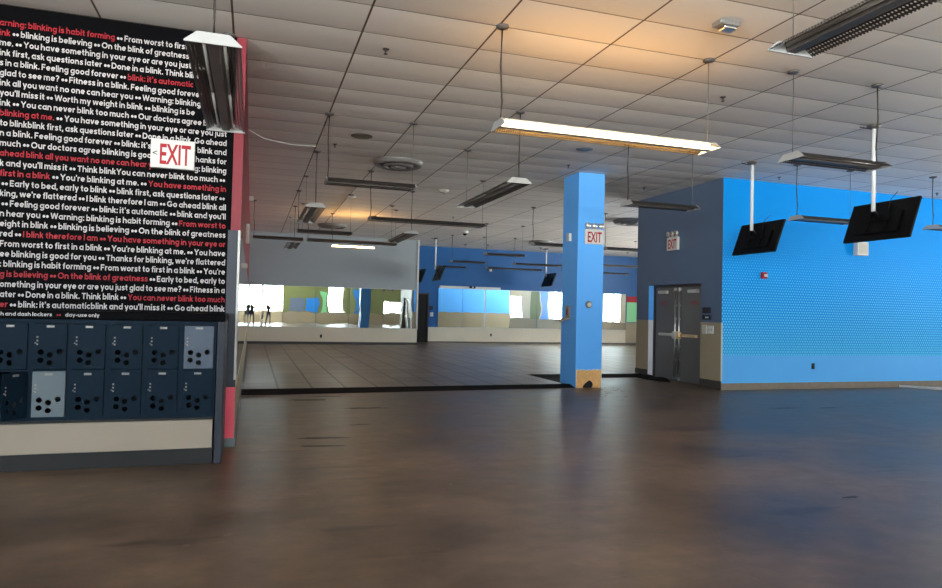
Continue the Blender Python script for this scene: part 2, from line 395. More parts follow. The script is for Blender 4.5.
# round geometric bold lettering drawn with strokes (x-height 1, stroke width LW)
LW = .25
def arc(cx, cy, rx, a0, a1, ry=None, n=None):
    ry = ry or rx; n = n or max(3, int(abs(a1-a0)/24))
    return [(cx+rx*math.cos(math.radians(a0+(a1-a0)*i/n)), cy+ry*math.sin(math.radians(a0+(a1-a0)*i/n))) for i in range(n+1)]
BOWL = arc(.5, .5, .37, 0, 360)
ARCH = [(.13, 0), (.13, .5)] + arc(.48, .53, .35, 180, 0)[1:] + [(.83, 0)]
GL = {
 'o': ([BOWL], 1), 'a': ([BOWL, [(.87, 0), (.87, 1)]], 1), 'b': ([BOWL, [(.13, 0), (.13, 1.42)]], 1), 'd': ([BOWL, [(.87, 0), (.87, 1.42)]], 1),
 'p': ([BOWL, [(.13, -.42), (.13, 1)]], 1), 'q': ([BOWL, [(.87, -.42), (.87, 1)]], 1),
 'g': ([BOWL, [(.87, 1), (.87, .0)] + arc(.5, .02, .37, -8, -150)], 1),
 'c': ([arc(.5, .5, .37, 48, 312)], .86), 'e': ([arc(.5, .5, .37, -2, 318), [(.2, .48), (.85, .48)]], .98),
 'f': ([[(.28, 0), (.28, 1.05)] + arc(.53, 1.06, .25, 180, 85), [(.02, .87), (.56, .87)]], .58),
 'h': ([[(.13, 0), (.13, 1.42)], ARCH[1:]], .96), 'n': ([[(.13, 0), (.13, 1)], ARCH[1:]], .96),
 'm': ([[(.13, 0), (.13, 1)], [(.13, .5)] + arc(.43, .57, .30, 180, 0) + [(.73, 0)], [(.73, .5)] + arc(1.03, .57, .30, 180, 0) + [(1.33, 0)]], 1.46),
 'r': ([[(.13, 0), (.13, 1)], arc(.46, .54, .33, 180, 70)], .58), 'u': ([[(.83, 0), (.83, 1)], [(.13, 1), (.13, .47)] + arc(.48, .47, .35, 180, 360)], .96),
 'i': ([[(.13, 0), (.13, 1)], [(.13, 1.17), (.13, 1.42)]], .26), 'l': ([[(.13, 0), (.13, 1.42)]], .26),
 'j': ([[(.25, 1), (.25, -.1)] + arc(.02, -.1, .23, 0, -80), [(.25, 1.17), (.25, 1.42)]], .38),
 'k': ([[(.13, 0), (.13, 1.42)], [(.18, .38), (.70, 1)], [(.36, .62), (.76, 0)]], .86),
 's': ([[(.70, .76), (.60, .85), (.42, .88), (.22, .83), (.16, .72), (.23, .60), (.42, .52), (.60, .43), (.67, .29), (.60, .16), (.40, .12), (.20, .15), (.09, .26)]], .78),
 't': ([[(.28, 1.3), (.28, .36)] + arc(.52, .36, .24, 180, 275), [(.02, .87), (.58, .87)]], .62),
 'v': ([[(.1, 1), (.46, .05)], [(.82, 1), (.46, .05)]], .92), 'y': ([[(.1, 1), (.46, .1)], [(.82, 1), (.36, -.40)]], .92),
 'w': ([[(.1, 1), (.38, .05)], [(.70, .98), (.38, .05)], [(.70, .98), (1.02, .05)], [(1.3, 1), (1.02, .05)]], 1.4),
 'x': ([[(.1, 1), (.8, 0)], [(.8, 1), (.1, 0)]], .9), 'z': ([[(.08, .87), (.72, .87)], [(.68, .85), (.12, .15)], [(.08, .13), (.74, .13)]], .82),
 'W': ([[(.1, 1.38), (.46, .05)], [(.86, 1.36), (.46, .05)], [(.86, 1.36), (1.26, .05)], [(1.62, 1.38), (1.26, .05)]], 1.72),
 'F': ([[(.13, 0), (.13, 1.38)], [(.13, 1.25), (.86, 1.25)], [(.13, .66), (.78, .66)]], .90), 'E': ([[(.13, 0), (.13, 1.38)], [(.13, 1.25), (.88, 1.25)], [(.13, .69), (.80, .69)], [(.13, .13), (.88, .13)]], .94),
 'O': ([arc(.72, .69, .59, 0, 360, .57)], 1.44), 'G': ([arc(.72, .69, .59, 42, 350, .57), [(.74, .60), (1.32, .60)]], 1.42),
 'Y': ([[(.08, 1.38), (.58, .64)], [(1.08, 1.38), (.58, .64)], [(.58, .7), (.58, 0)]], 1.16), 'T': ([[(.04, 1.25), (1.02, 1.25)], [(.53, 1.25), (.53, 0)]], 1.06),
 'D': ([[(.13, 0), (.13, 1.38)], [(.13, 1.25), (.5, 1.25)] + arc(.5, .69, .6, 90, -90, .56) + [(.13, .13)]], 1.22), 'I': ([[(.13, 0), (.13, 1.38)]], .26),
 '.': ([[(.15, 0), (.15, .28)]], .3), ',': ([[(.17, .26), (.1, -.2)]], .3), ':': ([[(.15, 0), (.15, .28)], [(.15, .7), (.15, .98)]], .3),
 "'": ([[(.13, 1.0), (.13, 1.42)]], .26), '-': ([[(.04, .5), (.5, .5)]], .54),
 '?': ([arc(.42, 1.0, .30, 170, -60) + [(.42, .55), (.42, .40)], [(.42, 0), (.42, .24)]], .84),
 '\u2022': ([arc(.36, .5, .17, 0, 360)], .62), ' ': ([], .19),
}
GAP = .15
def stroke_width(t, xh): return sum(GL[c][1] + GAP for c in t)*xh
def stroke_obj(name, t, xh, m_, parent, origin, sx=1.0):
    """lettering in the X-Z plane facing -Y, first letter at origin"""
    bm = bmesh.new(); x = 0
    for c in t:
        for line in GL[c][0]:
            closed = line[0] == line[-1] or (abs(line[0][0]-line[-1][0]) < 1e-6 and abs(line[0][1]-line[-1][1]) < 1e-6)
            pts = [Vector(p) for p in line]; n = len(pts); L_, R_ = [], []
            for i, p in enumerate(pts):
                if closed: a_, b_ = pts[i-1 if i else n-2], pts[i+1 if i < n-1 else 1]
                else: a_, b_ = pts[max(i-1, 0)], pts[min(i+1, n-1)]
                d = (b_-a_).normalized(); nn = Vector((-d.y, d.x))*LW/2
                if c == '\u2022': nn *= 1.15
                for lst, q in ((L_, p+nn), (R_, p-nn)):
                    lst.append(bm.verts.new((origin[0]+(x+q.x)*xh*sx, origin[1], origin[2]+q.y*xh)))
            for i in range(n-1): bm.faces.new((L_[i], R_[i], R_[i+1], L_[i+1]))
        x += GL[c][1] + GAP
    bmesh.ops.remove_doubles(bm, verts=bm.verts[:], dist=1e-6)
    for f in bm.faces:
        f.normal_update()
        if f.normal.y > 0: f.normal_flip()
    me = bpy.data.meshes.new(name); bm.to_mesh(me); bm.free(); me.materials.append(K[m_])
    o = bpy.data.objects.new(name, me); COL.objects.link(o); o.parent = parent; return o
STAND = Matrix.Rotation(PI/2, 4, 'X')            # text upright, facing -Y

# ------------------------------------------------------------------ the setting
XL, XR, YN, YF = -8.0, 20.0, -12.0, 28.1
PX = -.13       # right face of the left partition
TY = 7.27       # face of the printed wall
BX, BY, BX2, BY2 = 8.79, 11.05, 16.4, 14.13      # the blue block with the double doors
GX, GY = 6.25, 26.0                              # the grey mirrored block

struct(MB().box(XL-.3, YN-.3, -.2, XR+.3, YF+.3, 0).build('floor', 'floor'))
struct(MB().box(XL-.3, YN-.3, H, XR+.3, YF+.3, H+.2).build('ceiling', 'ceiling'))

def wall_open(axis, c0, c1, a0, a1, openings, z0, z1, mats_by_z):
    """wall slab between c0 and c1, running a0..a1, with window openings (a, b, zlo, zhi)"""
    mb = MB()
    As = sorted({a0, a1} | {o[0] for o in openings} | {o[1] for o in openings})
    Zs = sorted({z0, z1} | {o[2] for o in openings} | {o[3] for o in openings} | {z for z, _ in mats_by_z if z0 < z < z1})
    for p, q in zip(As, As[1:]):
        for r, t in zip(Zs, Zs[1:]):
            am, zm = (p+q)/2, (r+t)/2
            if any(o[0] < am < o[1] and o[2] < zm < o[3] for o in openings): continue
            mb.m([i for i, (z, _) in enumerate(mats_by_z) if zm > z][-1])
            if axis == 'X': mb.box(p, c0, r, q, c1, t)
            else: mb.box(c0, p, r, c1, q, t)
    return mb
WZ0, WZ1 = .95, 3.9
rear_win = [(-7.6, -3.6, .95, 3.9), (-2.8, 2.55, .95, 3.9), (7.0, 8.4, .95, 3.6), (12.2, 14.4, 1.0, 2.1), (15.2, 17.2, 1.0, 2.1)]
right_win = [(5.0, 7.5, .95, 2.7), (12.6, 15.2, .95, 3.9), (16.2, 19.4, .95, 3.9), (20.3, 22.2, .95, 3.6)]
added_left_win = [(-11, -7, .95, 3.9), (-6, -2, .95, 3.9)]  # unseen windows, added to light the ceiling and left-facing sides
gw = [(-1, 'khaki'), (.95, 'green')]
struct(wall_open('X', YN-.25, YN, XL, XR, rear_win, 0, H, gw).build('wall_rear', ['khaki', 'green']))
struct(wall_open('Y', XR, XR+.25, YN, YF, right_win, 0, H, gw).build('wall_right', ['khaki', 'cream']))
struct(wall_open('Y', XL-.25, XL, YN, TY, added_left_win, 0, H, gw).build('wall_left', ['khaki', 'gray']))
wn = 0
WINS = [('X', YN-.14, w_) for w_ in rear_win] + [('Y', XR+.14, w_) for w_ in right_win] + [('Y', XL-.14, w_) for w_ in added_left_win]
for axis, c, (a, b, za, zb) in WINS:
    wn += 1
    n = max(2, round((b-a)/1.2))
    fr = MB(); pn = MB()
    def bb(mb, p, q, z0, z1, t):
        if axis == 'X': mb.box(p, c-t, z0, q, c+t, z1)
        else: mb.box(c-t, p, z0, c+t, q, z1)
    bb(fr, a, b, za, za+.06, .04); bb(fr, a, b, zb-.06, zb, .04)
    for i in range(n+1):
        x = a + (b-a)*i/n
        bb(fr, max(a, x-.03), min(b, x+.03), za+.06, zb-.06, .04)
    bb(pn, a+.02, b-.02, za+.05, zb-.05, .004)
    f = struct(fr.build('window_%d' % wn, 'winframe'))
    pn.build('glass_pane', 'glass', f)
# far blue wall, with the doorway beside the grey block
dX0, dX1 = 6.72, 7.24
struct(wall_open('X', YF, YF+.2, GX-.3, XR, [(dX0, dX1, 0, 2.14)], 0, H, [(-1, 'cream'), (.7, 'blue')]).build('wall_far', ['cream', 'deep_blue']))
struct(MB().box(dX0-.1, YF+.2, 0, dX1+.1, YF+.9, 2.3).build('trim_passage', 'hole'))
struct(MB().box(dX0, YF-.02, 0, dX0+.04, YF+.1, 2.14).box(dX1-.04, YF-.02, 0, dX1, YF+.1, 2.14).box(dX0, YF-.02, 2.10, dX1, YF+.1, 2.16).build('trim_doorway', 'doorframe'))
struct(MB().bevbox(dX0+.05, YF+.02, .01, dX1-.05, YF+.06, 2.10).build('door_3', 'hole'))
# grey block
gb = MB(); gb.m(0).box(PX-.25, GY, .68, GX, GY+.3, H); gb.m(1).box(PX-.25, GY, 0, GX, GY+.3, .68); gb.m(0).box(GX-.25, GY+.3, 0, GX, YF, H)
struct(gb.build('wall_back', ['gray', 'cream']))
struct(MB().box(PX, GY-.02, 0, GX+.01, GY, .14).box(GX, GY, 0, GX+.015, YF, .14).build('baseboard_back', 'base'))
struct(MB().box(GX-.05, GY-.03, .66, GX+.012, GY, H).build('trim_corner', 'white'))
struct(MB().box(dX1, YF-.02, 0, XR, YF, .09).build('baseboard_far', 'base'))
# left partition: red above, mirror band, khaki below
pt = MB()
pt.m(0).box(PX-.12, TY, 2.2, PX, GY, H)
pt.m(1).box(PX-.12, TY, .09, PX, GY, 2.2)
struct(pt.build('wall_partition', ['red', 'khaki']))
struct(MB().box(PX-.12, TY-.012, 0, PX+.012, GY, .09).build('baseboard_partition', 'basegray'))
cap = MB()
cap.m(0).box(PX-.12, TY-.01, .09, PX-.004, TY, .605); cap.m(1).box(PX-.12, TY-.01, .605, PX-.003, TY, 2.2)
struct(cap.build('trim_wall_end', ['pink', 'darkgray']))
struct(MB().box(PX-.022, TY-.02, .68, PX+.006, TY-.01, 2.2).box(PX, TY-.02, .68, PX+.006, TY+.03, 2.2).build('trim_mirror_edge', 'white'))
struct(MB().box(PX, TY, .62, PX+.006, GY, .66).build('trim_chair_rail', 'cream'))
# printed wall (structure behind the graphic)
struct(MB().box(XL, TY+.004, 0, PX-.121, TY+.14, H).build('wall_print', 'darkgray'))
# blue block: front face, door face, back face, right end
OY0, OY1, OZ = 11.70, 13.62, 2.12
t = .14
fb = MB()
fb.m(0).box(BX, BY, .68, BX2, BY+t, H); fb.m(1).box(BX, BY, .13, BX2, BY+t, .68)
struct(fb.build('wall_front', ['halftone', 'blue_band']))
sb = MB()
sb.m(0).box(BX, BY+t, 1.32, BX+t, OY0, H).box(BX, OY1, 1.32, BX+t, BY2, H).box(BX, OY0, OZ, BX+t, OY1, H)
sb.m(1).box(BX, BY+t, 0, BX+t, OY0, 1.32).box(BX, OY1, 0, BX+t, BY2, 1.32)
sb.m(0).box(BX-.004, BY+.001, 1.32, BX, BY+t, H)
struct(sb.build('wall_side', ['shaded_blue', 'khaki']))
kb = MB().box(BX-.004, BY+.001, .17, BX, OY0, 1.32)
struct(kb.build('trim_wainscot', 'khaki'))
bk = MB(); bk.m(0).box(BX+t, BY2-t, 1.32, BX2-t, BY2, H); bk.m(1).box(BX+t, BY2-t, 0, BX2-t, BY2, 1.32)
bk.m(0).box(BX2-t, BY+t, 1.32, BX2, BY2, H); bk.m(1).box(BX2-t, BY+t, 0, BX2, BY2, 1.32)
struct(bk.build('wall_block_back', ['blue', 'khaki']))
struct(MB().box(BX-.01, BY-.008, .17, BX+.02, BY+.012, 1.32).build('trim_block_corner', 'white'))
struct(MB().box(BX-.012, BY-.012, 0, BX, OY0, .17).box(BX-.012, OY1, 0, BX, BY2, .17).box(BX-.012, BY2, 0, BX2, BY2+.012, .17).build('baseboard_side', 'base'))
struct(MB().box(BX, BY-.008, 0, BX2, BY+t, .13).build('baseboard_front', 'baseconc'))

# raised rubber-tile floor with black reducer ramp
PE, PEX, PEB = 11.95, 5.88, 13.92
plat = MB()
plat.prism([(PX, 11.76), (PEX, 11.98), (PEX, PEB), (BX, PEB), (BX, BY2), (XR, BY2), (XR, YF), (PX, YF)], 'Z', 0.0, .05)
o = plat.build('floor_rubber', 'rubber'); struct(o)
rp = MB()
rpb = bmesh.new()
def rsec(x, yf, yb): return [rpb.verts.new((x, y_, z_)) for y_, z_ in ((yf, .001), (yb, .001), (yb, .053), (yb-.03, .053), (yf, .006))]
ra, rb = rsec(PX, 11.37, 11.765), rsec(PEX+.09, 11.735, 11.99)
rpb.faces.new(ra[::-1]); rpb.faces.new(rb)
for i in range(5): rpb.faces.new((ra[i], ra[(i+1) % 5], rb[(i+1) % 5], rb[i]))
rp.add(rpb)
rp.prism([(PEX, .001), (PEX, .052), (PEX+.02, .052), (PEX+.09, .006), (PEX+.09, .001)], 'Y', PE, 12.42)
rp.prism([(PEX, .001), (PEX, .052), (PEX+.02, .052), (PEX+.09, .006), (PEX+.09, .001)], 'Y', 12.42, PEB)
rp.box(PEX+.09, 12.43, .001, 6.9, 13.5, .008)
rp.prism([(13.5, .001), (PEB, .001), (PEB, .052), (PEB-.03, .052)], 'X', PEX+.1, BX-.01)
struct(rp.build('trim_ramp', 'black_rubber'))

# ------------------------------------------------------------------ printed graphic with its lines of text
gr = empty('wall_graphic', (-1.2, TY, 0))
tag(gr, 'black wall graphic printed with white and red lines of slogans above the lockers', 'wall graphic')
off = gr.location.copy()
MB().box(XL+.02, TY-.006, 1.33, PX-.095, TY+.002, H-.002).build('backing', 'black_print', gr, off)
W, Rd = 'w', 'r'
D = ' \u2022\u2022 '
rows = [  # (prefix left of the frame, [(colour, text)...] from the photo's left edge to the right margin)
 ('W', [(Rd, 'arning: blinking is habit forming'), (W, D+'From worst to first in')]),
 ('Think bl', [(Rd, 'ink'), (W, D+'blinking is believing'+D+'On the blink of greatness')]),
 ('blinking at ', [(W, 'me.'+D+'You have something in your eye or are you just glad')]),
 ('Think bl', [(W, 'ink first, ask questions later'+D+'Done in a blink. Think blink')]),
 ('Fitnes', [(W, 's in a blink. Feeling good forever'+D), (Rd, 'blink: it\'s automatic')]),
 ('are you just ', [(W, 'glad to see me?'+D+'Fitness in a blink. Feeling good forever')]),
 ('Go ahead bl', [(W, 'ink all you want no one can hear you'+D+'Warning: blinking')]),
 ('blink and ', [(W, 'you\'ll miss it'+D+'Worth my weight in blink'+D+'blinking is be')]),
 ('Think bl', [(W, 'ink'+D+'You can never blink too much'+D+'Our doctors agree b')]),
 ('You\'re ', [(Rd, 'blinking at me.'), (W, D+'You have something in your eye or are you just')]),
 ('in bl', [(W, 'to blinkblink first, ask questions later'+D+'Done in a blink. Go ahead')]),
 ('Fitness i', [(W, 'n a blink. Feeling good forever'+D+'blink: it\'s automatic'+D+'blink and')]),
 ('blink too ', [(W, 'much'+D+'Our doctors agree blinking is good for you'+D+'Thanks for')]),
 ('Go ', [(Rd, 'ahead blink all you want no one can hear you'), (W, D+'Warning: blinking')]),
 ('blin', [(W, 'k and you\'ll miss it'+D+'Think blinkYou can never blink too much'+D)]),
 ('From worst to ', [(Rd, 'first in a blink'), (W, D+'You\'re blinking at me.'+D), (Rd, 'You have something in')]),
 ('greatness', [(W, D+'Early to bed, early to blink'+D+'blink first, ask questions later'+D)]),
 ('Thanks for blin', [(W, 'king, we\'re flattered'+D+'I blink therefore I am'+D+'Go ahead blink all')]),
 ('in a blink', [(W, D+'Feeling good forever'+D+'blink: it\'s automatic'+D+'blink and you\'ll')]),
 ('no one ca', [(W, 'n hear you'+D+'Warning: blinking is habit forming'+D), (Rd, 'From worst to')]),
 ('Worth my w', [(W, 'eight in blink'+D+'blinking is believing'+D+'On the blink of greatness')]),
 ('we\'re flatte', [(W, 'red'+D), (Rd, 'I blink therefore I am'+D+'You have something in your eye or')]),
 ('Early ', [(W, 'From worst to first in a blink'+D+'You\'re blinking at me.'+D+'You have')]),
 ('Our doctors agr', [(W, 'ee blinking is good for you'+D+'Thanks for blinking, we\'re flattered')]),
 ('Warning', [(W, ': blinking is habit forming'+D+'From worst to first in a blink'+D+'You\'re')]),
 ('blinkin', [(Rd, 'g is believing'+D+'On the blink of greatness'), (W, D+'Early to bed, early to')]),
 ('You have s', [(W, 'omething in your eye or are you just glad to see me?'+D+'Fitness in a')]),
 ('questions l', [(W, 'ater'+D+'Done in a blink. Think blink'+D), (Rd, 'You can never blink too much')]),
 ('Feeling good forev', [(Rd, 'er'), (W, D+'blink: it\'s automaticblink and you\'ll miss it'+D+'Go ahead blink')]),
]
XH = .042
XLA, XLB, MSC, SCS = -2.213, -.0355, .85, []
ZB, DZ = 1.368, .0936          # baseline of the lowest row, row pitch
XRM = -.30                     # right margin
def xle(z): return XLA + XLB*(z-1.4)      # where the lettering in view starts
for i, (pre, segs) in enumerate(rows):
    z = ZB + (len(rows)-1-i)*DZ
    wv = sum(stroke_width(t_, XH) for _, t_ in segs)
    sc = (XRM + .045*max(0, 1-(z-1.4)/2.4) - xle(z))/wv if i > 8 else 1.0*MSC
    x = xle(z)
    if pre:
        c0 = segs[0][0]; segs = [(c0, pre + segs[0][1])] + segs[1:]
        x -= stroke_width(pre, XH)*sc
    for c, t_ in segs:
        bits = t_.split(D); sub = []
        for q, p in enumerate(bits):
            if p: sub.append(p)
            if q < len(bits)-1: sub.append(D)
        for p in sub:
            lead = len(p) - len(p.lstrip())
            stroke_obj('text_dots' if p == D else 'text_line', p.strip(), XH, 'white_print' if c == W else 'red_print', gr,
                       (x + stroke_width(' '*lead, XH)*sc - off.x, TY-.0075-off.y, z-off.z), sc)
            x += stroke_width(p, XH)*sc
    if i > 8: SCS.append(sc)

# ------------------------------------------------------------------ lockers
LY = 6.55            # front face of the doors
def make_locker():
    root = empty('locker', (0, 0, 0))
    w, d = .293, .46
    b = MB()
    z0, z1, zm = 0, .86, .4225
    b.m(0).box(0, .004, z0, .022, d, z1).box(w-.022, .004, z0, w, d, z1)
    b.m(0).box(.022, .004, z0, w-.022, d, z0+.032).box(.022, .004, z1-.035, w-.022, d, z1).box(.022, .004, zm-.008, w-.022, d, zm+.008)
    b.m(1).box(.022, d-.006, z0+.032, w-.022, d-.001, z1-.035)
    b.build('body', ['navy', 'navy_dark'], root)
    return root
def door_bm():
    """door slab w x h hinged on its right edge (x=0), holes cut through"""
    w, h, t_ = .246, .384, .016
    b2 = bmesh.new()
    v = [b2.verts.new((x, y, z)) for z in (0, h) for y in (-t_, 0) for x in (-w, 0)]
    for f in [(0, 2, 3, 1), (4, 5, 7, 6), (0, 1, 5, 4), (2, 6, 7, 3), (0, 4, 6, 2), (1, 3, 7, 5)]: b2.faces.new([v[i] for i in f])
    bmesh.ops.recalc_face_normals(b2, faces=b2.faces[:])
    bmesh.ops.bevel(b2, geom=b2.edges[:], offset=.003, segments=2, affect='EDGES')
    me = bpy.data.meshes.new('door'); b2.to_mesh(me); b2.free()
    o = bpy.data.objects.new('door', me); COL.objects.link(o)
    c = MB()
    for fx, fz in ((.22, .375), (.50, .315), (.79, .385), (.22, .20), (.50, .14)):
        c.lathe([(.0235, -.05), (.0235, .05)], (-w+fx*w, 0, fz*h), 20, 'Y')
    co = c.build('cutter', 'navy')
    mod = o.modifiers.new('b', 'BOOLEAN'); mod.object = co; mod.operation = 'DIFFERENCE'; mod.solver = 'EXACT'
    dg = bpy.context.evaluated_depsgraph_get(); dg.update()
    out = bpy.data.meshes.new_from_object(o.evaluated_get(dg))
    bpy.data.objects.remove(o); bpy.data.objects.remove(co)
    out.name = 'locker_door'; out.materials.clear(); out.materials.append(K['navy'])
    return out
DOOR = door_bm()
DOOR_S = DOOR.copy(); DOOR_S.materials.clear(); DOOR_S.materials.append(K['silver_door'])
DOOR_L = DOOR.copy(); DOOR_L.materials.clear(); DOOR_L.materials.append(K['slate_door'])
def make_door():
    o = bpy.data.objects.new('door', DOOR); COL.objects.link(o)
    pl = MB(); pl.bevbox(-.155, -.0205, .352, -.095, -.016, .372, .002); pl.build('number_plate', 'diffuser', o)
    lt = MB()
    for k in range(3): lt.bevbox(-.226, -.019, .205+k*.03, -.212, -.016, .219+k*.03, .001, 1)
    lt.lathe([(.006, -.016), (.006, -.026), (.001, -.027)], (-.232, 0, .222), 12, 'Y')
    lt.build('latch', 'diffuser', o)
    return o
door0 = make_door()
locker0 = make_locker()
lx0 = -1.760
lab = ['leftmost navy locker column, its lower door swung open',
       'navy locker column with a silver grey lower door',
       'navy locker column just right of the silver grey door',
       'fourth navy locker column from the left, both doors shut',
       'navy locker column left of the slate grey upper door',
       'rightmost navy locker column with a slate grey upper door']
first = True
for k in range(6):
    L_ = locker0 if k == 0 else copy_tree(locker0)
    L_.location = (lx0 + .293*(k-1), LY, .42)
    tag(L_, lab[k], 'locker', 'lockers in the bank under the slogans')
    LK = L_
    for lower in (True, False):
        if first: d = door0; first = False
        else: d = copy_tree(door0)
        d.parent = None
        d.location = (.295-.0245, .003, .033 if lower else .437)
        d.rotation_euler.z = 0
        d['tmp'] = k
        if k == 1 and lower: d.data = DOOR_S; d['label'] = 'silver grey door'
        if k == 5 and not lower: d.data = DOOR_L; d['label'] = 'slate grey door'
        if k == 0 and lower: openers = d
        d['k'] = k
openers.rotation_euler.z = math.radians(62); openers['label'] = 'open door'
# parent the doors after all copies are made
lockers = [o for o in COL.objects if o.name.split('.')[0] == 'locker']
for o in list(COL.objects):
    if o.name.split('.')[0] == 'door' and 'k' in o.keys():
        tgt = [l for l in lockers if abs(l.location.x - (lx0 + .293*(o['k']-1))) < .01][0]
        o.parent = tgt; del o['k'], o['tmp']
for o in list(COL.objects):
    if o.parent is None and o.name.split('.')[0] == 'door' and o.type == 'MESH' and 'kind' not in o.keys(): raise RuntimeError('stray door')

su = empty('locker_surround', (-1.2, LY, 0)); off = su.location.copy()
tag(su, 'slate laminate surround framing the locker bank over a pale kick panel', 'locker surround')
sx1 = -.222
LXL = lx0-.295-.02
MB().bevbox(LXL-1.4, LY-.02, 1.283, sx1, TY-.015, 1.352, .006).build('header', 'black_print', su, off)
MB().bevbox(sx1-.066, LY-.02, 0, sx1, TY-.015, 1.282, .006).build('side_stile', 'frame_navy', su, off)
MB().box(LXL-1.4, LY-.005, .398, sx1-.079, LY+.47, .418).build('shelf', 'toe', su, off)
MB().bevbox(LXL-1.4, LY-.012, .142, sx1-.082, LY+.3, .396, .004).build('kick_panel', 'birch', su, off)
MB().box(LXL-1.4, LY+.004, 0, sx1-.079, LY+.3, .141).build('toe_kick', 'toe', su, off)
MB().box(LXL-1.4, LY, .42, LXL+.018, LY+.46, 1.28).build('side_filler', 'navy', su, off)
hs = .0232
def head(t_, xr, m_):
    w_ = stroke_width(t_, hs)
    stroke_obj('text_line', t_, hs, m_, su, (xr-w_-off.x, LY-.0215-off.y, 1.305-off.z))
    return xr-w_
x = head('day-use only', -1.245, 'white_print'); x = head('\u2022\u2022', x-.03, 'red_print'); x = head('stash and dash lockers', x-.03, 'white_print')

# ------------------------------------------------------------------ pendant fluorescent fixtures
def make_fixture(Ln, lit, drop):
    root = empty('pendant_light', (0, 0, 0))
    h = Ln/2
    sp = MB(); sp.prism([(-.036, .004), (.036, .004), (.05, .06), (-.05, .06)], 'X', -h+.012, h-.012)
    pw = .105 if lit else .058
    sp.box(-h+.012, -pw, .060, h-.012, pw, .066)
    sp.build('spine', 'offwhite' if lit else 'fixture', root)  # lit lamps get a paler spine, their glow put into its colour
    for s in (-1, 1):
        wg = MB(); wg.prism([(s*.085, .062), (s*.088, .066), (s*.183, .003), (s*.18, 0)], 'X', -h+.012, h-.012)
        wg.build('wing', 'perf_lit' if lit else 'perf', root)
    for s in (-1, 1):
        ec = MB(); ec.prism([(-.186, -.004), (.186, -.004), (.186, .004), (.105, .072), (-.105, .072), (-.186, .004)], 'X', s*h-s*.012, s*h)
        ec.build('end_cap', 'fixture_cap', root)
    n = 2 if Ln > 1.6 else 1
    for s in (-1, 1):
        for k in range(n):
            a = -h+.03 + (Ln-.06)/n*k; b = a + (Ln-.06)/n - (.02 if n > 1 else 0)
            tb = MB(); tb.tube([(a, s*.068, .034), (b, s*.068, .034)], .017 if lit else .013, 10)
            tb.build('lamp_tube', 'tube_lit' if lit else 'tube_off', root)
    for s in (-1, 1):
        cb = MB(); cx = s*(h-.028)
        if s < 0: cb.tube([(cx, 0, .066), (cx+.012, 0, drop*.25), (cx-.008, .005, drop*.6), (cx, 0, drop-.02)], .009, 6)
        else: cb.tube([(cx, 0, .066), (cx, 0, drop-.02)], .0035, 6)
        cb.build('hanger_cable', 'cable' if s < 0 else 'wire', root)
        cn = MB(); cn.lathe([(.02, drop-.03), (.06, drop-.018), (.065, drop)], (cx, 0, 0), 20); cn.build('canopy', 'canopy', root)
    return root
FZ = 3.20; DR = H-FZ
protos = {}
def fixture(x, y, Ln, along, lit, label, swap=False):
    key = (Ln, lit)
    if key not in protos: o = protos[key] = make_fixture(Ln, lit, DR)
    else: o = copy_tree(protos[key])
    o.location = (x, y, FZ); o.rotation_euler.z = (0 if along == 'X' else PI/2) + (PI if swap else 0)
    tag(o, label, 'ceiling light', 'pendant fluorescent lights')
    return o
LL, SL = 2.42, 1.28
fixture(3.40, 6.03, LL, 'X', True, 'long lit fluorescent pendant glowing warm, the nearest lit one')
fixture(-.30, 6.045, LL, 'Y', False, 'unlit pendant with pale end cap hanging in front of the slogan wall')
fixture(3.37, 2.38, LL, 'Y', False, 'large unlit perforated pendant cut by the top right picture corner')
fixture(6.27, 5.97, SL, 'X', False, 'unlit grey pendant passing behind the pole of the nearer television', True)
fixture(9.80, 9.58, SL, 'X', False, 'unlit pendant against the bright blue wall, left of the nearer television')
fixture(12.85, 9.4, SL, 'X', False, 'unlit pendant tip before the blue wall at the right picture edge')
fixture(3.43, 9.72, LL, 'Y', False, 'unlit pendant with a pale near end, left of the blue column')
fixture(1.58, 9.66, SL, 'X', False, 'unlit pendant hanging below the large round air diffuser')
fixture(3.38, 13.36, LL, 'X', False, 'long dark pendant seen edge on below the ceiling glow')
fixture(1.02, 13.28, LL, 'Y', False, 'unlit pendant end on with two pale tips, left of the far lit lamp')
fixture(3.48, 16.46, LL, 'Y', False, 'unlit pendant end on near the right edge of the grey wall')
fixture(6.32, 9.50, SL, 'X', False, 'unlit pendant in front of the dark blue door wall')
fixture(1.60, 16.33, SL, 'X', False, 'thin dark pendant right above the long pair on the grey wall')
fixture(.61, 18.35, SL, 'X', False, 'left one of the end to end pendants before the grey wall')
fixture(2.55, 18.35, LL, 'X', False, 'right longer one of the end to end pendants before the grey wall')
fixture(1.06, 20.1, LL, 'Y', False, 'farthest end on pendant, in front of the grey wall')
fixture(2.78, 19.85, SL, 'X', True, 'short lit pendant glowing before the grey wall')
fixture(7.54, 19.85, SL, 'X', False, 'highest short dark pendant in front of the far blue wall')
fixture(7.5, 23.5, SL, 'X', False, 'short dark pendant right of the far left television, upper of two')
fixture(7.75, 26.6, SL, 'X', False, 'short dark pendant level with the far left television, lower of two')
fixture(10.40, 26.2, LL, 'X', False, 'lowest dark pendant left of the far television by the column')
fixture(10.45, 23.3, LL, 'X', False, 'dark pendant right above the far television by the column')
fixture(7.55, 16.2, SL, 'X', False, 'pendant half hidden behind the left edge of the blue column')
fixture(10.3, 16.3, LL, 'X', False, 'long pendant in the gap between the column and the door wall')
fixture(12.4, 22.0, LL, 'X', False, 'upper faint pendant on the far blue wall right of the column')
fixture(14.6, 26.2, LL, 'X', False, 'lower faint pendant on the far blue wall right of the column')

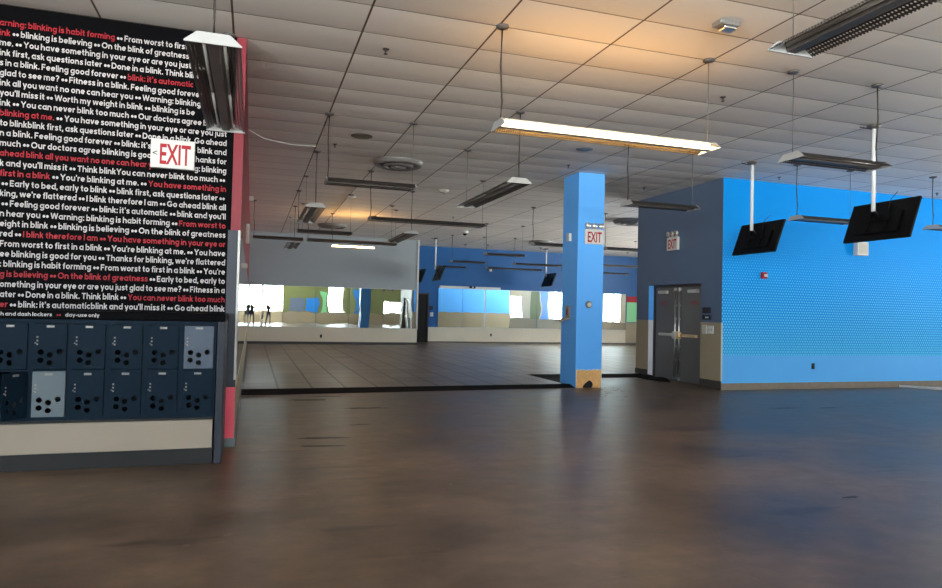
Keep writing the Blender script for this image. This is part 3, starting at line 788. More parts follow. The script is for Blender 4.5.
# ------------------------------------------------------------------ televisions on ceiling poles
def make_tv(pole_x, pole_bottom, cz, Wd, cx):
    root = empty('television', (0, 0, 0))          # origin: ceiling point of the pole
    pz = pole_bottom - H
    MB().tube([(0, 0, -.012), (0, 0, pz)], .028, 14).build('pole', 'pole', root)
    MB().lathe([(.04, -.05), (.09, -.012), (.09, 0)], (0, 0, 0), 20).build('ceiling_plate', 'canopy', root)
    MB().tube([(.0, .0, -.05), (-.10, .05, -.035), (-.16, .09, -.01)], .008, 6).build('cord', 'cable', root)
    tau = .355; h = Wd*.5625
    rot = Matrix.Translation(Vector((cx, 0, cz-H))) @ Matrix.Rotation(tau, 4, 'Y')
    # local frame: +X is the screen side, Y the width, Z up
    p = MB(); b2 = bmesh.new()
    def bx(b2, x0, y0, z0, x1, y1, z1):
        v = [b2.verts.new((x, y, z)) for z in (z0, z1) for y in (y0, y1) for x in (x0, x1)]
        for f in [(0, 2, 3, 1), (4, 5, 7, 6), (0, 1, 5, 4), (2, 6, 7, 3), (0, 4, 6, 2), (1, 3, 7, 5)]: b2.faces.new([v[i] for i in f])
    bx(b2, -.022, -Wd/2, -h/2, .022, Wd/2, h/2); bmesh.ops.bevel(b2, geom=b2.edges[:], offset=.006, segments=2, affect='EDGES'); p.add(b2, rot)
    b3 = bmesh.new(); bx(b3, -.05, -Wd*.33, -h*.36, -.021, Wd*.33, h*.2); bmesh.ops.bevel(b3, geom=b3.edges[:], offset=.012, segments=2, affect='EDGES'); p.add(b3, rot)
    p.build('housing', 'tv', root)
    b4 = bmesh.new(); bx(b4, .0225, -Wd/2+.015, -h/2+.02, .0235, Wd/2-.015, h/2-.015); MB().add(b4, rot).build('screen', 'screen', root)
    br = MB()
    for s in (-.14, .14):
        b5 = bmesh.new(); bx(b5, -.068, s-.018, -h*.30, -.05, s+.018, h*.34); br.add(b5, rot)
    b6 = bmesh.new(); bx(b6, -.072, -.2, -.03, -.066, .2, .03); br.add(b6, rot)
    br.tube([(0, 0, pz+.03), (cx*.5, 0, pz-.03), rot @ Vector((-.066, 0, .0))], .022, 8)
    br.build('bracket', 'tv', root)
    cbl = MB(); cbl.tube([rot @ Vector((-.05, -.12, .1)), rot @ Vector((-.12, -.17, .24)), rot @ Vector((-.07, -.2, h/2+.09))], .005, 6); cbl.build('signal_cable', 'cable', root)
    return root
tv0 = make_tv(8.3, 2.97, 2.845, 1.06, .14)
for k, (x, y, lb) in enumerate((
        (8.29, 7.24, 'black television on a white ceiling pole, nearest to the camera'),
        (8.36, 9.75, 'black television on a white ceiling pole beside the blue wall corner'),
        (6.62, 24.8, 'far small television left, its white pole in front of the blue wall'),
        (6.5, 27.25, 'far television half hidden behind the right edge of the grey wall'),
        (11.95, 26.4, 'far small television hanging just left of the blue column'))):
    o = tv0 if k == 0 else copy_tree(tv0)
    o.location = (x, y, H); tag(o, lb, 'television', 'televisions on ceiling poles')

# ------------------------------------------------------------------ column
CX0, CX1, CY0, CY1 = 5.98, 6.545, 11.75, 12.42
cl = empty('column', ((CX0+CX1)/2, (CY0+CY1)/2, 0)); off = cl.location.copy()
tag(cl, 'square blue painted column with a torn tan patch at its foot', 'column')
MB().bevbox(CX0, CY0, 0, CX1, CY1, H-.001, .006).build('shaft', 'blue', cl, off)
rs = random.Random(3)
top = [(CX0+.015+ (CX1-CX0-.03)*i/14, .345+rs.uniform(-.014, .012)) for i in range(15)]
pt_ = MB()
arch = [(6.33, .0), (6.36, .05), (6.345, .10), (6.31, .13), (6.27, .145), (6.23, .115), (6.19, .09), (6.15, .05), (6.13, 0)]
outl = [(CX0+.012, 0), *top, (CX1-.012, 0), *arch]
pt_.prism(outl, 'Y', CY0-.016, CY0+.003)
pt_.build('exposed_patch', 'osb', cl, off)
MB().prism(arch, 'Y', CY0-.004, CY0+.004).build('hole', 'hole', cl, off)
ed = MB()
for a, b in zip(top, top[1:]): ed.tube([(a[0], CY0-.012, a[1]), (b[0], CY0-.012, b[1])], .009, 6)
ed.tube([(CX0+.012, CY0-.012, 0), (CX0+.012, CY0-.012, .34)], .008, 6); ed.tube([(CX1-.012, CY0-.012, 0), (CX1-.012, CY0-.012, .34)], .008, 6)
ed.build('torn_edge', 'white', cl, off)

# crumbs and scuffs on the floor
def blots(name, spots, z, m_, label, cat, seed):
    r_ = random.Random(seed); b = MB(); bm2 = bmesh.new()
    for x, y, rx, ry, rot in spots:
        vs = []
        for k in range(14):
            a = 2*PI*k/14; q = r_.uniform(.6, 1.1); u, v = rx*q*math.cos(a), ry*q*math.sin(a)
            vs.append((x+u*math.cos(rot)-v*math.sin(rot), y+u*math.sin(rot)+v*math.cos(rot)))
        lo = [bm2.verts.new((p[0], p[1], .0005)) for p in vs]; hi = [bm2.verts.new((p[0], p[1], z)) for p in vs]
        bm2.faces.new(lo[::-1]); bm2.faces.new(hi)
        for k in range(14): bm2.faces.new((lo[k], lo[(k+1) % 14], hi[(k+1) % 14], hi[k]))
    b.add(bm2); c = spots[0]
    return one(name, b, m_, label, cat, (c[0], c[1], 0), None, 'stuff')
r0 = random.Random(11); crumbs = []
for k in range(46):
    a = r0.uniform(-.2, 1.2); d = r0.random()**1.6
    crumbs.append((CX0-.15+.9*a, CY0-.05-1.1*d, r0.uniform(.01, .05), r0.uniform(.006, .02), r0.uniform(-.5, .5)))
for k in range(9): crumbs.append((r0.uniform(5.8, 7.8), r0.uniform(10.2, 11.6), r0.uniform(.03, .10), r0.uniform(.01, .03), r0.uniform(-.4, .4)))
blots('plaster_crumbs', crumbs, .003, 'crumb', 'pale plaster crumbs scattered on the floor at the foot of the blue column', 'debris', 4)
blots('floor_scuffs', [(.8, 7.56, .31, .05, -.12), (.75, 7.13, .25, .045, -.1), (.9, 10.7, .36, .09, -.05), (1.22, 11.1, .3, .06, -.05), (1.6, 9.7, .35, .09, 0), (8.17, 8.7, .3, .035, -.1), (8.95, 8.6, .22, .05, 0), (4.66, 4.25, .1, .03, 0), (1.3, 8.35, .16, .025, .1)], .0012, 'scuff', 'dark scuff streaks on the concrete floor before the rubber flooring', 'scuff marks', 5)

# ------------------------------------------------------------------ exit signs
def exit_sign(loc, rz, w, h, lamps, label, arrow=False):
    r = empty('exit_sign', loc, rz)                 # local: face looks along -Y, origin bottom centre on the wall
    MB().bevbox(-w/2, -.055, 0, w/2, -.004, h, .006).build('housing', 'white', r)
    MB().box(-w*.3, -.006, h*.2, w*.3, 0, h*.8).build('mount', 'offwhite', r)
    sz = h*.98
    wt = text_width('EXIT', sz); sc = (w*.78 if not arrow else w*.72)/wt
    cxo = -wt*sc/2 + (.02 if arrow else 0)
    text_obj('lettering', 'EXIT', sz, 'red_print', r, Matrix.Translation((cxo, -.0555, h*.15)) @ STAND, bold=.006, xs=sc)
    if arrow:
        text_obj('arrow', '<', sz*.3, 'cable', r, Matrix.Translation((-w/2+.015, -.0555, h*.40)) @ STAND, bold=.001)
    if lamps:
        MB().bevbox(-w*.36, -.045, h, w*.36, -.008, h+.02, .004).build('lamp_bar', 'offwhite', r)
        for k in (-1, 0, 1):
            lp = MB(); c = (k*w*.36, 0, h+.075)
            lp.m(0).lathe([(.03, -.01), (.05, -.03), (.055, -.075), (.048, -.08)], c, 20, 'Y')
            lp.m(1).lathe([(.046, -.0805), (.040, -.086), (.01, -.09)], c, 20, 'Y')
            lp.m(0).tube([(c[0], -.025, h+.015), (c[0], -.03, h+.05)], .01, 8)
            lp.build('lamp_head', ['offwhite', 'chrome'], r)
    return tag(r, label, 'exit sign', 'red lettered exit signs')
exit_sign((-.785, TY-.008, 2.77), 0, .40, .285, False, 'exit sign without lamp heads on the black slogan wall', True)
exit_sign((6.31, CY0, 2.79), 0, .40, .285, True, 'exit sign with three lamp heads on the front of the blue column')
exit_sign((BX, 12.66, 2.87), -PI/2, .40, .285, True, 'exit sign with lamp heads above the dark double doors')

# ------------------------------------------------------------------ double doors in the block
jx = BX+.125
struct(MB().box(jx, OY0, 0, jx+.08, OY0+.06, OZ).box(jx, OY1-.05, 0, jx+.08, OY1, OZ).box(jx, OY0, OZ-.05, jx+.08, OY1, OZ).build('trim_door_frame', 'doorframe'))
struct(MB().box(BX+.26, OY0-.2, 0, BX+.28, OY1+.2, OZ+.2).build('trim_behind_doors', 'hole'))
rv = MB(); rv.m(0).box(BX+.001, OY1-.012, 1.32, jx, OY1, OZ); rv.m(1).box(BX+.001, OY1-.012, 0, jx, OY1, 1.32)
struct(rv.build('trim_lit_reveal', ['blue', 'lit_khaki']))  # thin skin on the door reveal, window light painted into both colours
ym = 12.69
def leaf(name, y0, y1, meet, cl_):
    o = empty(name, (jx+.03, (y0+y1)/2, .008)); off = o.location.copy(); struct(o)
    X = jx+.03
    MB().bevbox(X, y0, .008, X+.045, y1, OZ-.055, .003).build('door_panel', 'door', o, off)
    s = 1 if meet == y0 else -1
    yr = meet + s*.07
    rod = MB(); rod.tube([(X-.028, yr, .06), (X-.028, yr, 2.0)], .018, 10)
    for z in (.45, .75, 1.35, 1.65): rod.bevbox(X-.034, yr-.02, z, X, yr+.02, z+.03, .003)
    rod.build('vertical_rod', 'chrome', o, off)
    lt = MB(); lt.bevbox(X-.05, yr-.035, 1.98, X, yr+.035, 2.055, .006); lt.bevbox(X-.05, yr-.03, .02, X, yr+.03, .09, .006)
    lt.build('rod_latch', 'chrome', o, off)
    bar = MB(); bar.bevbox(X-.06, min(yr, yr+s*.60), .985, X-.03, max(yr, yr+s*.60), 1.03, .006)
    bar.bevbox(X-.032, min(yr, yr+s*.62), .975, X, max(yr, yr+s*.62), 1.04, .004)
    bar.build('push_bar', cl_, o, off)
    hd = MB(); hd.bevbox(X-.075, yr-.055, .93, X, yr+.055, 1.09, .01); hd.build('bar_housing', cl_, o, off)
    yc = (y0+y1)/2 + s*.1
    MB().bevbox(X-.07, yc-.16, 1.93, X, yc+.16, 2.0, .008).build('closer', 'tube_off', o, off)
    sg = MB(); sg.box(X-.003, yc-.13, 1.66, X, yc+.13, 1.76); 
    for zz in (1.685, 1.715, 1.74):
        yy = yc-.11
        while yy < yc+.10:
            l = rs.uniform(.02, .05); sg.m(1).box(X-.004, yy, zz, X-.002, min(yy+l, yc+.115), zz+.014); yy += l+.012
    sg.build('warning_decal', ['door', 'red_print'], o, off)
    return o
leaf('door_1', ym+.003, OY1-.065, ym+.003, 'tube_off')
leaf('door_2', OY0+.065, ym-.003, ym-.003, 'brass')

# devices on the door wall
dv = MB(); dv.m(0).bevbox(BX-.045, 11.36, 1.37, BX, 11.60, 1.47, .006).bevbox(BX-.045, 11.38, 1.50, BX, 11.60, 1.62, .006); dv.m(1).box(BX-.047, 11.40, 1.40, BX-.044, 11.50, 1.43)
one('control_box', dv, ['frame_navy', 'chrome'], 'dark control boxes on the door wall right of the double doors', 'control box', (BX, 11.48, 1.37))
sw = empty('switch_plate', (BX, 11.45, 1.09)); off = sw.location.copy()
tag(sw, 'silver switch plates below the dark control boxes by the doors', 'switch')
MB().bevbox(BX-.018, 11.28, 1.09, BX, 11.45, 1.25, .004).build('plate', 'chrome', sw, off)
for k in range(2): MB().bevbox(BX-.03, 11.31+k*.07, 1.14, BX-.017, 11.35+k*.07, 1.20, .003).build('toggle', 'offwhite', sw, off)
MB().bevbox(BX-.03, 11.48, 1.08, BX, 11.62, 1.26, .006).build('keypad', 'offwhite', sw, off)
# black mat bunched at the doors
mt = MB(); g = 16
b2 = bmesh.new(); grid = {}
for i in range(g+1):
    for j in range(7):
        u, v = i/g, j/6
        x = 8.42 + .28*v + .03*math.sin(9*u); y = 12.55+1.0*u + .05*math.sin(7*v)
        z = .012 + .10*max(0, math.sin(PI*v))*(.4+.6*abs(math.sin(5*u+1)))*(math.sin(PI*u)**.5 if 0 < u < 1 else 0)
        grid[i, j] = b2.verts.new((x, y, z))
for i in range(g):
    for j in range(6):
        f = b2.faces.new((grid[i, j], grid[i+1, j], grid[i+1, j+1], grid[i, j+1])); f.smooth = True
r_ = bmesh.ops.extrude_face_region(b2, geom=b2.faces[:])
for v in [e for e in r_['geom'] if isinstance(e, bmesh.types.BMVert)]: v.co.z = max(.001, v.co.z-.012)
mt.add(b2)
one('door_mat', mt, 'black_rubber', 'crumpled black mat on the floor at the foot of the double doors', 'mat', (8.6, 13.05, 0))

# ------------------------------------------------------------------ small wall devices
def box_thing(name, x0, y0, z0, x1, y1, z1, m_, label, cat, extra=None, group=None):
    b = MB(); b.m(0).bevbox(x0, y0, z0, x1, y1, z1, .006)
    ms = [m_]
    if extra: extra(b); ms += ['white', 'hole', 'red_print', 'chrome']
    return one(name, b, ms, label, cat, ((x0+x1)/2, (y0+y1)/2, z0), group)
fa = empty('fire_alarm', (9.77, BY, 2.22)); off = fa.location.copy(); tag(fa, 'red fire alarm strobe on the bright blue wall', 'fire alarm')
MB().bevbox(9.71, BY-.05, 2.22, 9.83, BY, 2.35, .006).build('body', 'red_print', fa, off)
MB().bevbox(9.75, BY-.068, 2.26, 9.83, BY-.05, 2.31, .006).build('strobe_lens', 'white', fa, off)
sp_ = empty('wall_speaker', (12.25, BY, 2.80)); off = sp_.location.copy(); tag(sp_, 'white square speaker box on the blue wall below the nearer television', 'speaker')
MB().bevbox(12.10, BY-.12, 2.80, 12.40, BY, 3.09, .012).build('cabinet', 'white', sp_, off)
MB().bevbox(12.13, BY-.125, 2.83, 12.37, BY-.118, 3.06, .003).build('grille', 'offwhite', sp_, off)
def outlet(loc, axis, label, m_='hole'):
    b = MB(); x, y, z = loc
    b.m(0).bevbox(x-.038, y-.008, z, x+.038, y, z+.12, .003)
    b.m(1).box(x-.012, y-.0095, z+.02, x+.012, y-.0075, z+.05).box(x-.012, y-.0095, z+.07, x+.012, y-.0075, z+.10)
    return one('outlet', b, [m_, 'darkgray'], label, 'outlet', (x, y, z), 'wall outlets')
outlet((11.06, BY, .40), 'Y', 'black outlet in the lower band of the bright blue wall', 'hole')
outlet((2.53, GY, .29), 'Y', 'dark outlet below the mirrors of the grey wall', 'hole')
outlet((10.12, YF, .33), 'Y', 'dark outlet below the mirrors of the far blue wall', 'hole')
# column devices
cs = empty('thermostat', (6.235, CY0, 1.52)); off = cs.location.copy(); tag(cs, 'round grey thermostat on the front of the blue column', 'thermostat')
MB().lathe([(.07, 0), (.07, -.02), (.058, -.035)], (6.235, CY0, 1.61), 28, 'Y').build('ring', 'diffuser', cs, off)
MB().lathe([(.045, -.035), (.045, -.042), (.03, -.05)], (6.235, CY0, 1.61), 24, 'Y').build('dial', 'white', cs, off)
box_thing('motion_sensor', CX0-.06, 12.02, 2.86, CX0, 12.14, 3.02, 'white', 'white motion sensor high on the shaded left side of the column', 'sensor')
hd = empty('sanitizer_stand', (CX0, 12.1, 1.24)); off = hd.location.copy(); tag(hd, 'pale dispenser with a sloping tray on the left side of the column', 'dispenser')
MB().bevbox(CX0-.035, 12.02, 1.33, CX0, 12.16, 1.58, .005).build('back_plate', 'birch', hd, off)
MB().bevbox(CX0-.042, 12.06, 1.40, CX0-.034, 12.12, 1.52, .003).build('dispenser', 'red', hd, off)
MB().prism([(CX0, 1.36), (CX0, 1.33), (CX0-.24, 1.25), (CX0-.24, 1.28)], 'Y', 12.0, 12.2).build('tray', 'birch', hd, off)
# partition wall devices
box_thing('wall_sensor', PX, 12.28, 2.52, PX+.06, 12.46, 2.86, 'offwhite', 'tall white box on the red partition wall', 'wall box')
box_thing('wall_button', PX, 11.0, 2.02, PX+.05, 11.12, 2.09, 'offwhite', 'small white knob on the partition mirror edge', 'wall box')
box_thing('camera_dome', PX, 16.1, 3.83, PX+.10, 16.3, 3.93, 'white', 'small white camera high on the red partition wall', 'camera')
# far wall devices
box_thing('wall_phone', 7.30, YF-.06, 1.16, 7.44, YF, 1.34, 'white', 'white wall phone between the dark far doorway and the mirror', 'phone')
box_thing('far_control_box', 7.27, YF-.05, 1.44, 7.43, YF, 1.62, 'frame_navy', 'dark box above the white wall phone by the far doorway', 'control box')
box_thing('wall_camera', 9.95, YF-.08, 3.2, 10.07, YF, 3.32, 'white', 'small white sensor high on the far blue wall', 'sensor')
# red and green notice board
nb = empty('notice_board', (17.85, YF, 1.08)); off = nb.location.copy(); tag(nb, 'pale green wall board with a red header right of the far mirrors', 'board')
MB().bevbox(16.93, YF-.03, 1.08, 18.5, YF, 2.02, .004).build('board', 'palegreen', nb, off)
MB().bevbox(16.93, YF-.035, 2.02, 18.5, YF, 2.30, .004).build('header', 'red_print', nb, off)
struct(MB().box(16.9, YF-.012, .09, XR, YF, 1.06).build('trim_far_wainscot', 'khaki'))
rail = MB(); rail.bevbox(7.7, YF-.09, 2.40, 10.5, YF, 2.50, .01)
one('blind_housing', rail, 'white', 'long white roller housing along the top of the far mirrors', 'roller housing', (9.1, YF, 2.40))
prj = MB(); prj.m(0).bevbox(9.03, YF-.2, 2.42, 9.29, YF-.092, 2.52, .01); prj.m(1).lathe([(.03, 0), (.03, -.02)], (9.16, YF-.2, 2.47), 16, 'Y')
one('bar_camera', prj, ['tv', 'chrome'], 'small black device fixed on the white roller housing', 'device', (9.16, YF-.1, 2.42))

# ------------------------------------------------------------------ mirrors
def mirror(x0, x1, y, z0, z1, label, yawm=0):
    o = empty('wall_mirror', ((x0+x1)/2, y-.004, z0), yawm); off = (o.location.x, y, z0)
    MB().box(x0+.006, y-.012, z0+.01, x1-.006, y-.006, z1-.01).build('glass', 'mirror', o, off)
    MB().box(x0+.001, y-.014, z0, x1-.001, y-.004, z0+.012).box(x0+.001, y-.014, z1-.014, x1-.001, y-.004, z1).build('channel', 'white', o, off)
    return tag(o, label, 'mirror', 'wall mirror panels')
gm = [(-.12, .33, 0), (.33, 1.1, -.022), (1.1, 2.3, .0), (2.3, 3.55, .002), (3.55, 4.85, -.003), (4.85, 6.17, .002)]
glab = ['narrow mirror panel at the left corner of the grey wall', 'second mirror panel from the left on the grey wall, tilted a touch',
        'third mirror panel from the left on the grey wall', 'mirror panel above the outlet side middle of the grey wall',
        'fifth mirror panel from the left on the grey wall', 'rightmost mirror panel on the grey wall beside the white corner trim']
for (a, b, yw), lb in zip(gm, glab): mirror(a, b, GY-.012, .68, 2.22, lb, yw)
fm = [7.65, 8.75, 9.8, 11.0, 12.3, 13.6, 14.9, 16.1, 16.88]
flab = ['leftmost mirror panel on the far blue wall', 'second mirror panel on the far blue wall, under the black device',
        'third mirror panel on the far blue wall, right of the white bar', 'fourth mirror panel from the left on the far blue wall',
        'fifth mirror panel from the left on the far blue wall', 'sixth far mirror panel, partly behind the blue column',
        'far mirror panel just right of the blue column', 'rightmost far mirror panel, next to the green board']
for a, b, lb in zip(fm, fm[1:], flab): mirror(a, b, YF-.012, .7, 2.40, lb)
for x in (9.8,): struct(MB().box(x-.03, YF-.03, .7, x+.03, YF-.012, 2.4).build('trim_mirror_bar', 'white'))
ms_ = MB().box(PX+.001, TY+.03, .68, PX+.006, GY-.04, 2.2)
one('side_mirror', ms_, 'mirror_side', 'long mirror band along the left partition, seen edge on', 'mirror', (PX, 16, .68))

# ------------------------------------------------------------------ ceiling devices
def diffuser(x, y, r, label):
    o = empty('air_diffuser', (x, y, H))
    MB().lathe([(r, -.001), (r*1.0, -.03), (r*.93, -.085), (r*.84, -.10), (r*.80, -.085), (r*.72, -.03)], (0, 0, 0), 40).build('outer_ring', 'diffuser', o)
    MB().lathe([(r*.62, -.03), (r*.60, -.09), (r*.50, -.12), (r*.46, -.10), (r*.44, -.03)], (0, 0, 0), 36).build('inner_ring', 'diffuser', o)
    MB().lathe([(r*.34, -.03), (r*.3, -.11), (r*.16, -.135), (.01, -.14)], (0, 0, 0), 32).build('cone', 'diffuser', o)
    MB().lathe([(r*.9, -.0015), (r*.9, -.028), (.01, -.029)], (0, 0, 0), 32).build('throat', 'hole', o)
    return tag(o, label, 'air vent', 'round ceiling air diffusers')
diffuser(2.52, 12.3, .47, 'large round air diffuser in the ceiling, nearest one')
diffuser(2.46, 22.6, .47, 'round air diffuser above the short far lit lamp')
diffuser(10.5, 17.2, .55, 'round air diffuser between the column and the door wall')
diffuser(10.6, 23.9, .5, 'round air diffuser seen left of the column, far back')
def sprinkler(x, y, label):
    o = MB(); o.lathe([(.035, -.001), (.035, -.006), (.012, -.01), (.01, -.032), (.005, -.042), (.005, -.05), (.022, -.052), (.022, -.055)], (x, y, H), 16)
    return one('sprinkler_head', o, 'cable', label, 'sprinkler', (x, y, H), 'ceiling sprinkler heads')
for x, y, lb in ((1.27, 7.01, 'sprinkler head nearest the slogan wall, in the upper ceiling'), (5.53, 6.99, 'sprinkler head right of the lit pendant'),
                 (1.25, 11.42, 'sprinkler head beside the cord of the pendant under the diffuser'), (5.51, 11.28, 'sprinkler head in the ceiling just left of the column top'),
                 (5.56, 18.95, 'far sprinkler head above the edge of the blue wall'), (7.94, 12.56, 'sprinkler head near the top of the door wall'),
                 (9.7, 10.57, 'sprinkler head over the bright blue wall, between the televisions'), (13.84, 10.54, 'sprinkler head over the blue wall at the right picture edge')):
    sprinkler(x, y, lb)
def disc(name, x, y, r, h, m_, label, cat, group=None):
    o = MB(); o.lathe([(r, -.001), (r, -h*.5), (r*.8, -h), (.01, -h)], (x, y, H), 28); return one(name, o, m_, label, cat, (x, y, H), group)
disc('ceiling_speaker', 1.59, 10.71, .17, .012, 'fixture', 'flat round grey cover in the ceiling left of the large diffuser', 'ceiling cover')
disc('ceiling_cover', 5.21, 10.07, .14, .012, 'diffuser', 'flat round cover in the ceiling behind the lit pendant', 'ceiling cover')
sd = empty('smoke_detector', (4.13, 5.19, H)); tag(sd, 'boxy white detector on the ceiling at the top of the picture', 'detector')
MB().bevbox(-.11, -.07, -.05, .11, .07, -.001, .015).build('base', 'diffuser', sd)
MB().bevbox(-.06, -.055, -.08, .09, .055, -.05, .015).build('lens', 'chrome', sd)
sd2 = empty('smoke_detector', (4.1, 14.79, H)); tag(sd2, 'small detector on the ceiling behind the end on pendant left of the column', 'detector')
MB().lathe([(.12, -.001), (.12, -.03), (.08, -.06), (.01, -.07)], (0, 0, 0), 24).build('base', 'offwhite', sd2)
MB().lathe([(.03, -.07), (.025, -.085), (.005, -.09)], (.03, 0, 0), 12).build('lens', 'fixture', sd2)
dm = empty('dome_camera', (6.92, 22.09, H)); tag(dm, 'white dome camera on the far ceiling in front of the blue wall', 'camera')
MB().lathe([(.12, -.001), (.12, -.05), (.10, -.09)], (0, 0, 0), 24).build('base', 'white', dm)
MB().lathe([(.08, -.09), (.07, -.13), (.02, -.16)], (0, 0, 0), 24).build('dome', 'tv', dm)
wr = MB(); wr.tube([(PX+.02, 11.0, H-.02), (.1, 11.3, H-.05), (.5, 11.5, H-.06), (.96, 11.66, H-.015)], .008, 6)
one('strung_wire', wr, 'white', 'thin white cord strung under the ceiling from the red wall', 'cord', (.4, 11.4, H))
cdt = MB(); cdt.tube([(2.19, 14.9, H-.012), (2.19, 19.6, H-.012)], .011, 6)
cdt.bevbox(2.17, 16.55, H-.03, 2.36, 16.67, H-.001, .005)
one('ceiling_conduit', cdt, 'white', 'thin white conduit along the ceiling behind the large diffuser', 'conduit', (2.19, 17.2, H))
stick = MB(); stick.box(13.2, 11.0-.0, 0, 13.2, 11.0, 0) if False else None
stick.tube([(13.35, 10.98, .028), (15.0, 9.4, .028)], .028, 10)
one('pole_on_floor', stick, 'white', 'long pale pole lying on the floor by the blue wall at right', 'pole', (14.1, 10.2, 0))

# posters, and panels standing for windows, on the rear wall (seen in the mirrors)
for nm, x0, x1, z0, z1, m_, lb in (('poster', 9.0, 9.75, .9, 3.2, 'poster_blue', 'tall bright blue poster on the green rear wall'),
                                   ('poster', 3.2, 4.5, 1.0, 2.25, 'panel_slate', 'wide slate panel standing in for a window on the green rear wall'),
                                   ('poster', 4.8, 6.0, 1.0, 2.25, 'poster_blue', 'wide blue panel standing in for a window on the green rear wall'),
                                   ('poster', 6.3, 6.75, .9, 2.9, 'palegreen', 'narrow pale green poster on the green rear wall')):
    b = MB(); b.box(x0, YN, z0, x1, YN+.02, z1); one(nm, b, m_, lb, 'poster', ((x0+x1)/2, YN, z0), 'posters reflected in the mirrors')

for y0, y1, m_, lb in ((9.4, 11.0, 'green', 'olive green wall panel on the right wall'), (11.3, 12.4, 'poster_blue', 'tall blue wall panel on the right wall')):
    b = MB(); b.box(XR-.02, y0, .95, XR, y1, 3.9); one('wall_panel', b, m_, lb, 'wall panel', (XR, (y0+y1)/2, .95), 'panels reflected in the far mirrors')

# ------------------------------------------------------------------ the person taking the photograph (seen in the mirrors)
def skin_body(verts, edges, radii, root):
    me = bpy.data.meshes.new('body'); me.from_pydata(verts, edges, [])
    o = bpy.data.objects.new('body', me); COL.objects.link(o)
    sk = o.modifiers.new('skin', 'SKIN'); sk.use_smooth_shade = True
    for i, r in enumerate(radii):
        d = me.skin_vertices[0].data[i]; d.radius = (r, r) if not isinstance(r, tuple) else r; d.use_root = (i == root)
    o.modifiers.new('sub', 'SUBSURF').levels = 2; o.modifiers['sub'].render_levels = 2
    dg = bpy.context.evaluated_depsgraph_get(); dg.update()
    out = bpy.data.meshes.new_from_object(o.evaluated_get(dg)); bpy.data.objects.remove(o); return out
pr = empty('person', (0, -.48, 0))
tag(pr, 'person in dark clothes holding up a phone, reflected in the mirrors', 'person')
V = [(0, 0, .95), (0, 0, 1.10), (0, .0, 1.28), (0, 0, 1.42), (0, .01, 1.50), (0, .03, 1.60), (0, .035, 1.69)]
E = [(i, i+1) for i in range(6)]; Rr = [(.15, .11), (.14, .10), (.16, .11), (.13, .09), .055, (.085, .095), (.07, .08)]
def chain(start, pts):
    p = start
    for q, r in pts:
        V.append(q); Rr.append(r); E.append((p, len(V)-1)); p = len(V)-1
    return p
hands = []
for s in (-1, 1):
    chain(0, [((s*.11, 0, .86), .095), ((s*.15, .03, .50), .06), ((s*.17, -.01, .10), .042), ((s*.18, .05, .045), .04), ((s*.19, .15, .035), .032)])
    w_ = chain(3, [((s*.18, 0, 1.40), .062), ((s*.26, .10, 1.16), .046), ((s*.13, .33, 1.34), .03), ((s*.095, .385, 1.38), .03)])
    for k in range(4):
        chain(w_, [((s*(.09-.004*k), .41, 1.395+.02*(k-1.5)), .011), ((s*.07, .425, 1.40+.021*(k-1.5)), .009), ((s*.045, .423, 1.40+.02*(k-1.5)), .008)])
    chain(w_, [((s*.085, .40, 1.43), .011), ((s*.062, .40, 1.452), .009)])
bm_ = skin_body(V, E, Rr, 0)
ob = bpy.data.objects.new('body', bm_); COL.objects.link(ob); ob.parent = pr
bm_.materials.clear()
for n in ('cloth_dark', 'cloth_jeans', 'skin'): bm_.materials.append(K[n])
for p in bm_.polygons:
    c = p.center
    p.material_index = 1 if c.z < .93 else (2 if (c.z > 1.49 or c.y > .32 and c.z > 1.2) else 0)
    p.use_smooth = True
hr = MB(); b2 = bmesh.new(); bmesh.ops.create_uvsphere(b2, u_segments=20, v_segments=12, radius=1)
for v in b2.verts: v.co = Vector((v.co.x*.095, v.co.y*.105 + .02, max(v.co.z, -.35)*.085+1.70))
for f in b2.faces: f.smooth = True
hr.add(b2); hr.build('hair', 'hair', pr)
fc = MB()
for s in (-1, 1):
    fc.m(0).lathe([(.011, 0), (.008, .008), (.001, .011)], (s*.034, .118, 1.645), 10, 'Y')
fc.m(1).prism([(.112, 1.645), (.14, 1.605), (.112, 1.60)], 'X', -.012, .012); fc.m(2).box(-.025, .112, 1.565, .025, .122, 1.573)
for s in (-1, 1): fc.m(1).lathe([(.012, -.01), (.026, 0), (.012, .01)], (s*.092, .03, 1.63), 12, 'X')
fc.build('face', ['hair', 'skin', 'red'], pr)
ph = MB(); ph.bevbox(-.078, -.055, 1.395, .078, -.045, 1.47, .004)
one('phone', ph, 'tv', 'dark phone held up sideways by the person in the mirrors', 'phone', (0, -.05, 1.395))

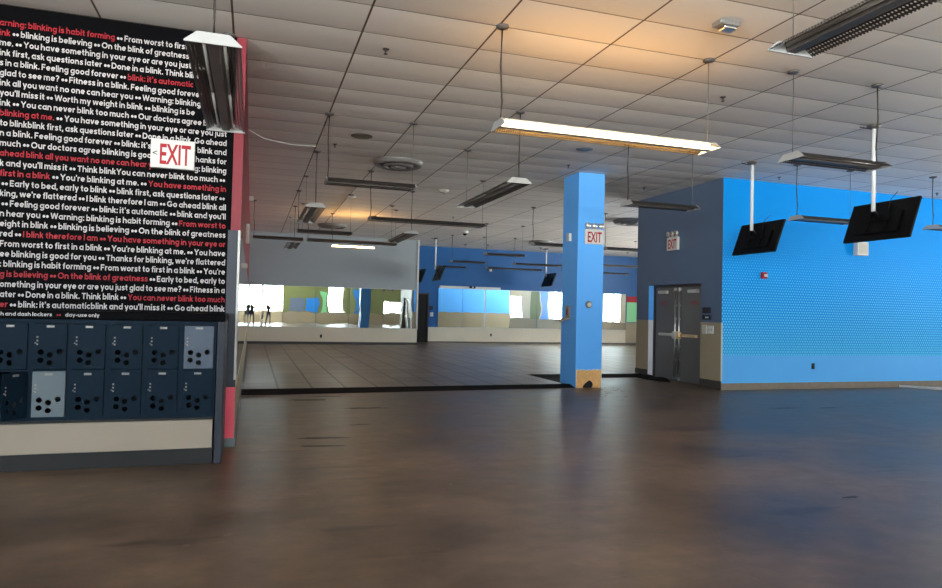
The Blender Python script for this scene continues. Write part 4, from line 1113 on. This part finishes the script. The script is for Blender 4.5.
# ------------------------------------------------------------------ light
wd = bpy.data.worlds.new('world'); S.world = wd; wd.use_nodes = True
wt = wd.node_tree; bg = wt.nodes['Background']; bg.inputs[1].default_value = 9
# overcast sky above the horizon, pavement glow added below it to light the ceiling
wtc = wt.nodes.new('ShaderNodeTexCoord'); wsp = wt.nodes.new('ShaderNodeSeparateXYZ'); wt.links.new(wtc.outputs['Generated'], wsp.inputs[0])
wmr = wt.nodes.new('ShaderNodeMapRange'); wmr.inputs['From Min'].default_value = -.03; wmr.inputs['From Max'].default_value = .03; wt.links.new(wsp.outputs[2], wmr.inputs[0])
wmx = wt.nodes.new('ShaderNodeMix'); wmx.data_type = 'RGBA'; wmx.inputs[6].default_value = (2.9, 2.75, 2.5, 1); wmx.inputs[7].default_value = (.86, .95, 1.0, 1)
wt.links.new(wmr.outputs[0], wmx.inputs[0]); wt.links.new(wmx.outputs[2], bg.inputs[0])
def portal(x, y, z, sx, sy, rot):
    ld = bpy.data.lights.new('window_portal', 'AREA'); ld.shape = 'RECTANGLE'; ld.size = sx; ld.size_y = sy
    ld.cycles.is_portal = True
    o = bpy.data.objects.new('window_portal', ld); COL.objects.link(o); o.location = (x, y, z); o.rotation_euler = rot
for axis, c, (a, b, za, zb) in WINS:
    if axis == 'X': portal((a+b)/2, YN-.2, (za+zb)/2, b-a, zb-za, (PI/2, 0, 0))
    else: portal(c+(.06 if c > 0 else -.06), (a+b)/2, (za+zb)/2, b-a, zb-za, (PI/2, 0, PI/2 if c > 0 else -PI/2))
def uplight(x, y, ln, power):
    ld = bpy.data.lights.new('lamp_uplight', 'AREA'); ld.shape = 'RECTANGLE'; ld.size = ln; ld.size_y = .2; ld.energy = power; ld.color = (1, .52, .14)
    o = bpy.data.objects.new('lamp_uplight', ld); COL.objects.link(o); o.location = (x, y, FZ+.08); o.rotation_euler = (PI, 0, 0)
uplight(3.4, 6.03, 2.3, 6); uplight(2.78, 19.85, 1.15, 8)

S.view_settings.view_transform = 'Standard'; S.view_settings.look = 'None'; S.view_settings.gamma = 1
S.view_settings.exposure = 1.3; S.view_settings.use_curve_mapping = False
